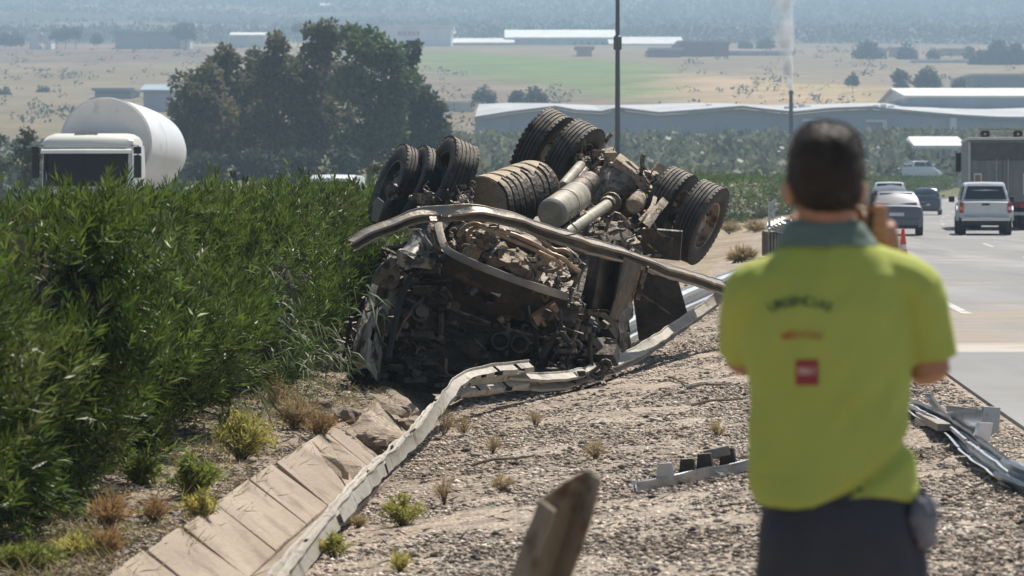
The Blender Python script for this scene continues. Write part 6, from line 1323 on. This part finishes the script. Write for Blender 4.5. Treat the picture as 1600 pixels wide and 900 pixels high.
# crumpled terminal of the guardrail beyond the gravel, left of the man's head
def crash_end():
    d = 78; p = W(1228, 0, d); g = gz(p.x, d); root = empty('crash_cushion', (p.x, d, g), 'crumpled galvanised crash barrier end standing left of the head of the man', 'barrier'); pale = mat('pale_galvanised', (.55, .56, .55), .5, .3, (.42, .43, .43), 5)
    mb = MB(); mb.box((0, 1.2, .32), (.80, 2.4, .62)); mb.build('core', M['burnt'], root)
    for k in range(5):
        mb = MB(); z = .66+.05*k; mb.box((-.02+.03*k, .1, z), (.9-.12*k, .5, .035), Matrix.Rotation(.28, 3, 'Y') @ Matrix.Rotation(.3, 3, 'X')); mb.build('bent_slat', pale, root)
    for k in range(11):
        mb = MB(); mb.box((-.42+.08*k, -.03, .30), (.045, .05, .60)); mb.build('corrugated_rib', M['grey_rail'], root)
    for a, b in (((-.30, -.05, .78), (.05, .1, .95)), ((.05, .0, .95), (.22, .1, .62)), ((-.3, 0, .95), (-.36, .1, 1.3)), ((-.42, .1, 1.28), (-.22, .1, 1.42)), ((-.38, 0, 1.08), (-.22, 0, 1.2)), ((0, -.1, .82), (.3, -.1, .9)), ((-.4, .05, 1.38), (-.4, .05, .6)), ((.1, 0, 1.0), (.35, 0, 1.06))):
        mb = MB(); mb.bar(a, b, .09, .06); mb.build('bent_bracket', pale, root)
crash_end()

# ---------------------------------------------------------------- weeds and dry brush
def shrub(name, px, py, rpx, m, label, n=420, L_=.045, wd=.006, up=.6, group=None, stems=26, h=1.0, d_=None, leafm=None):
    g = G(px, py+rpx*.75); d = g.y; r = rpx/5000*d; root = empty(name, g, label, 'shrub' if 'shrub' in name or 'plant' in name else 'grass', group=group); rng = np.random.default_rng(int(px*13+py)); mb = MB(); P = []; D = []
    for k in range(stems):
        an = rng.uniform(0, 6.28); t = rng.random()**.6; tip = g+Vector((math.cos(an)*r*t, math.sin(an)*r*t, r*h*(1.55-.75*t)*rng.uniform(.75, 1.1))); mid = g.lerp(tip, .5)+Vector((rng.normal(0, .1)*r, rng.normal(0, .1)*r, .12*r)); C_ = catmull([g+Vector((0, 0, -.02)), mid, tip], 5); mb.tube(C_, [.0035*(1-.6*i/10) for i in range(11)], 4)
        for i in range(n//stems):
            f = rng.uniform(.3, 1.0); c = C_[min(10, int(f*10))]; P.append(c[:]); dv = (tip-g).normalized()*up+Vector(rng.normal(0, .6, 3)); D.append(dv[:])
    mb.build('stems', M['twig'], root, wpos=True)['kind'] = 'stuff'
    P = np.array(P)+rng.normal(0, r*.045, (len(P), 3)); V, F = leaf_arrays(P, np.array(D), rng.uniform(.5, 1.3, len(P))*L_, wd, 0, rng); f = link('leaves', np_mesh('leaves', V, F, leafm or m, rng.random(len(P))), None, root, wpos=True); f['kind'] = 'stuff'; return root
yel = mat('yellow_green_leaf', (.42, .37, .12), .6, 0, (.30, .30, .09), 4, rnd=.4, trans=.35); ora = mat('orange_dry_leaf', (.46, .30, .15), .7, 0, (.25, .17, .09), 5, rnd=.4, trans=.25); wee = mat('weed_leaf', (.20, .25, .06), .5, 0, (.2, .22, .06), 5, rnd=.4, trans=.3); tan_ = mat('straw', (.42, .33, .19), .8, 0, (.33, .26, .15), 6, rnd=.35, trans=.25)
shrub('yellow_shrub', 378, 680, 56, yel, 'large round yellow bush on the bank below the hedge', 2600, .05, .009, stems=60)
shrub('yellow_shrub', 630, 797, 36, yel, 'round yellow green shrub on the gravel right of the torn rail', 1500, .04, .007, stems=45)
shrub('yellow_shrub', 522, 852, 27, yel, 'small yellow green shrub touching the torn rail near the bottom', 1000, .04, .007, stems=34)
shrub('weed_plant', 300, 745, 50, wee, 'leafy green weed spreading between hedge and ditch', 1500, .06, .013, stems=40)
shrub('weed_plant', 310, 790, 34, yel, 'yellowish weed at the edge of the concrete slabs', 800, .05, .010, stems=30)
shrub('weed_plant', 222, 735, 30, wee, 'bright green weed at the hedge foot below the tall thin plant', 800, .07, .018, stems=24)
shrub('weed_plant', 60, 790, 40, wee, 'green weed at the foot of the hedge near the left edge', 700, .07, .014, stems=24)
shrub('weed_plant', 45, 850, 60, wee, 'patch of green weeds in the lower left corner', 1400, .05, .012, stems=40, h=.5)
shrub('weed_plant', 120, 840, 45, yel, 'low yellowish weeds in the lower left part of the bank', 900, .05, .010, stems=34, h=.5)
shrub('dry_grass_tuft', 170, 800, 40, ora, 'orange dry grass tuft on the lower left bank', 1000, .07, .005, 1.4, stems=40, leafm=ora, h=.9)
shrub('dry_grass_tuft', 165, 850, 30, ora, 'rusty orange dry plant at the bottom left of the bank', 800, .07, .005, 1.4, stems=30, leafm=ora)
shrub('dry_grass_tuft', 240, 800, 26, ora, 'small orange dry tuft beside the leafy weed', 500, .06, .005, 1.2, stems=30, leafm=ora)
shrub('dry_brush', 462, 640, 42, ora, 'dry reddish brush between the hedge and the broken slabs', 1700, .06, .006, .9, stems=60, leafm=tan_, h=.9)
shrub('dry_brush', 500, 665, 30, ora, 'brown dry brush at the end of the concrete slabs', 900, .06, .006, .9, stems=40, leafm=ora)
shrub('dry_brush', 432, 615, 30, tan_, 'pale dry brush under the right end of the hedge', 900, .07, .006, .9, stems=40, leafm=tan_)
for k, (px, py, r, lb) in enumerate([(692, 664, 24, 'dry grass patch just right of the bend of the rail'), (725, 668, 18, 'low dry grass right of the bend of the rail'), (695, 773, 22, 'yellowish dry tuft right of the round gravel shrub'), (784, 760, 14, 'small dry tuft above the leaning post'), (770, 700, 13, 'thin pale tuft in the middle of the gravel'), (930, 706, 14, 'thin pale tuft on the gravel below the long rail'), (836, 660, 12, 'faint dry tuft under the long rail'), (625, 885, 14, 'green yellow tuft near the bottom edge'), (1120, 675, 10, 'faint straw tuft near the left side of the man'), (560, 820, 10, 'tiny dry tuft between the two round shrubs')]):
    shrub('dry_grass_tuft', px, py, r, tan_, lb, 260, .07, .004, 1.6, stems=18, leafm=tan_ if k != 7 else yel, h=1.2)
for k, (px, py, r, lb) in enumerate([(1140, 352, 18, 'dry grass at the foot of the far hedge, left'), (1180, 352, 16, 'dry grass at the foot of the far hedge, right'), (1160, 400, 14, 'dry tuft on the gravel beyond the right wheels')]):
    shrub('dry_grass_tuft', px, py, r, tan_, lb, 700, .3, .03, 1.2, stems=40, leafm=tan_, h=.6)
# tall thin plant with yellow leaves and one orange flower
rt = shrub('tall_plant', 238, 650, 34, yel, 'tall thin plant with yellow leaves and one orange flower', 420, .11, .016, .4, stems=10, h=1.9)
p = W(238, 700, rt.location.y-.15); P = np.repeat(np.array([p[:]]), 9, 0); an = np.linspace(0, 6.28, 10)[:9]; V, F = leaf_arrays(P, np.stack([np.cos(an), -.5+0*an, np.sin(an)], 1), .028, .02); link('flower', np_mesh('flower', V, F, mat('orange_flower', (.8, .33, .03), .5)), None, rt, wpos=True)
# dark upright weed in front of the yellow bush
shrub('dark_weed_plant', 352, 675, 22, wee, 'dark slender weed standing before the big yellow bush', 260, .07, .010, 1.2, stems=7, h=2.0, leafm=LEAF)
for (x0, y0, x1, y1, r_, lb) in [(1072, 606, 1142, 599, .022, 'pale broken stick on the gravel left of the back of the man'), (1080, 634, 1168, 622, .014, 'thin dark stick pointing at the elbow of the man'), (735, 728, 835, 712, .013, 'thin dark stick in the middle of the gravel'), (805, 620, 880, 608, .014, 'thin dark stick just below the long muddy rail'), (1040, 590, 1075, 600, .016, 'short dark stick below the black mud flap')]:
    a, b = G(x0, y0, .02), G(x1, y1, .03); mb = MB(); mb.tube(catmull([a, a.lerp(b, .35)+Vector((0, 0, .02)), a.lerp(b, .7)+Vector((0, .03, 0)), b], 4), [r_*(1-.04*i) for i in range(13)], 6); tagit(mb.build('broken_stick', M['twig'] if 'pale' not in lb else M['dirty_rail'], smooth=True), lb, 'stick', 'sticks lying on the gravel')
# bent reeds hanging out of the hedge near the cab
def reeds():
    rr = random.Random(5); P = []; D = []; LL = []
    for (px, py, k) in ((430, 480, 30), (455, 540, 34), (480, 590, 26), (360, 490, 22), (400, 440, 16), (520, 560, 22), (385, 620, 20), (500, 520, 20), (240, 470, 12), (560, 470, 10)):
        d = 27.5 if px > 420 else 25
        for i in range(k*2): P.append(W(px+rr.gauss(0, 20), py+rr.gauss(0, 24), d+rr.uniform(-.3, .5))[:]); D.append((rr.gauss(.5, .5), rr.gauss(-.5, .4), rr.gauss(-.25, .5))); LL.append(rr.uniform(.12, .24))
    V, F = leaf_arrays(np.array(P), np.array(D), np.array(LL), np.array(LL)*.08, .3); tagit(link('bent_shoots', np_mesh('bent_shoots', V, F, mat('pale_leaf_underside', (.15, .19, .10), .6, rnd=.5, trans=.15, spec=.25), RNG.random(len(P)))), 'pale bent oleander shoots pushed out of the hedge beside the cab', 'shoots', kind='stuff')
reeds()
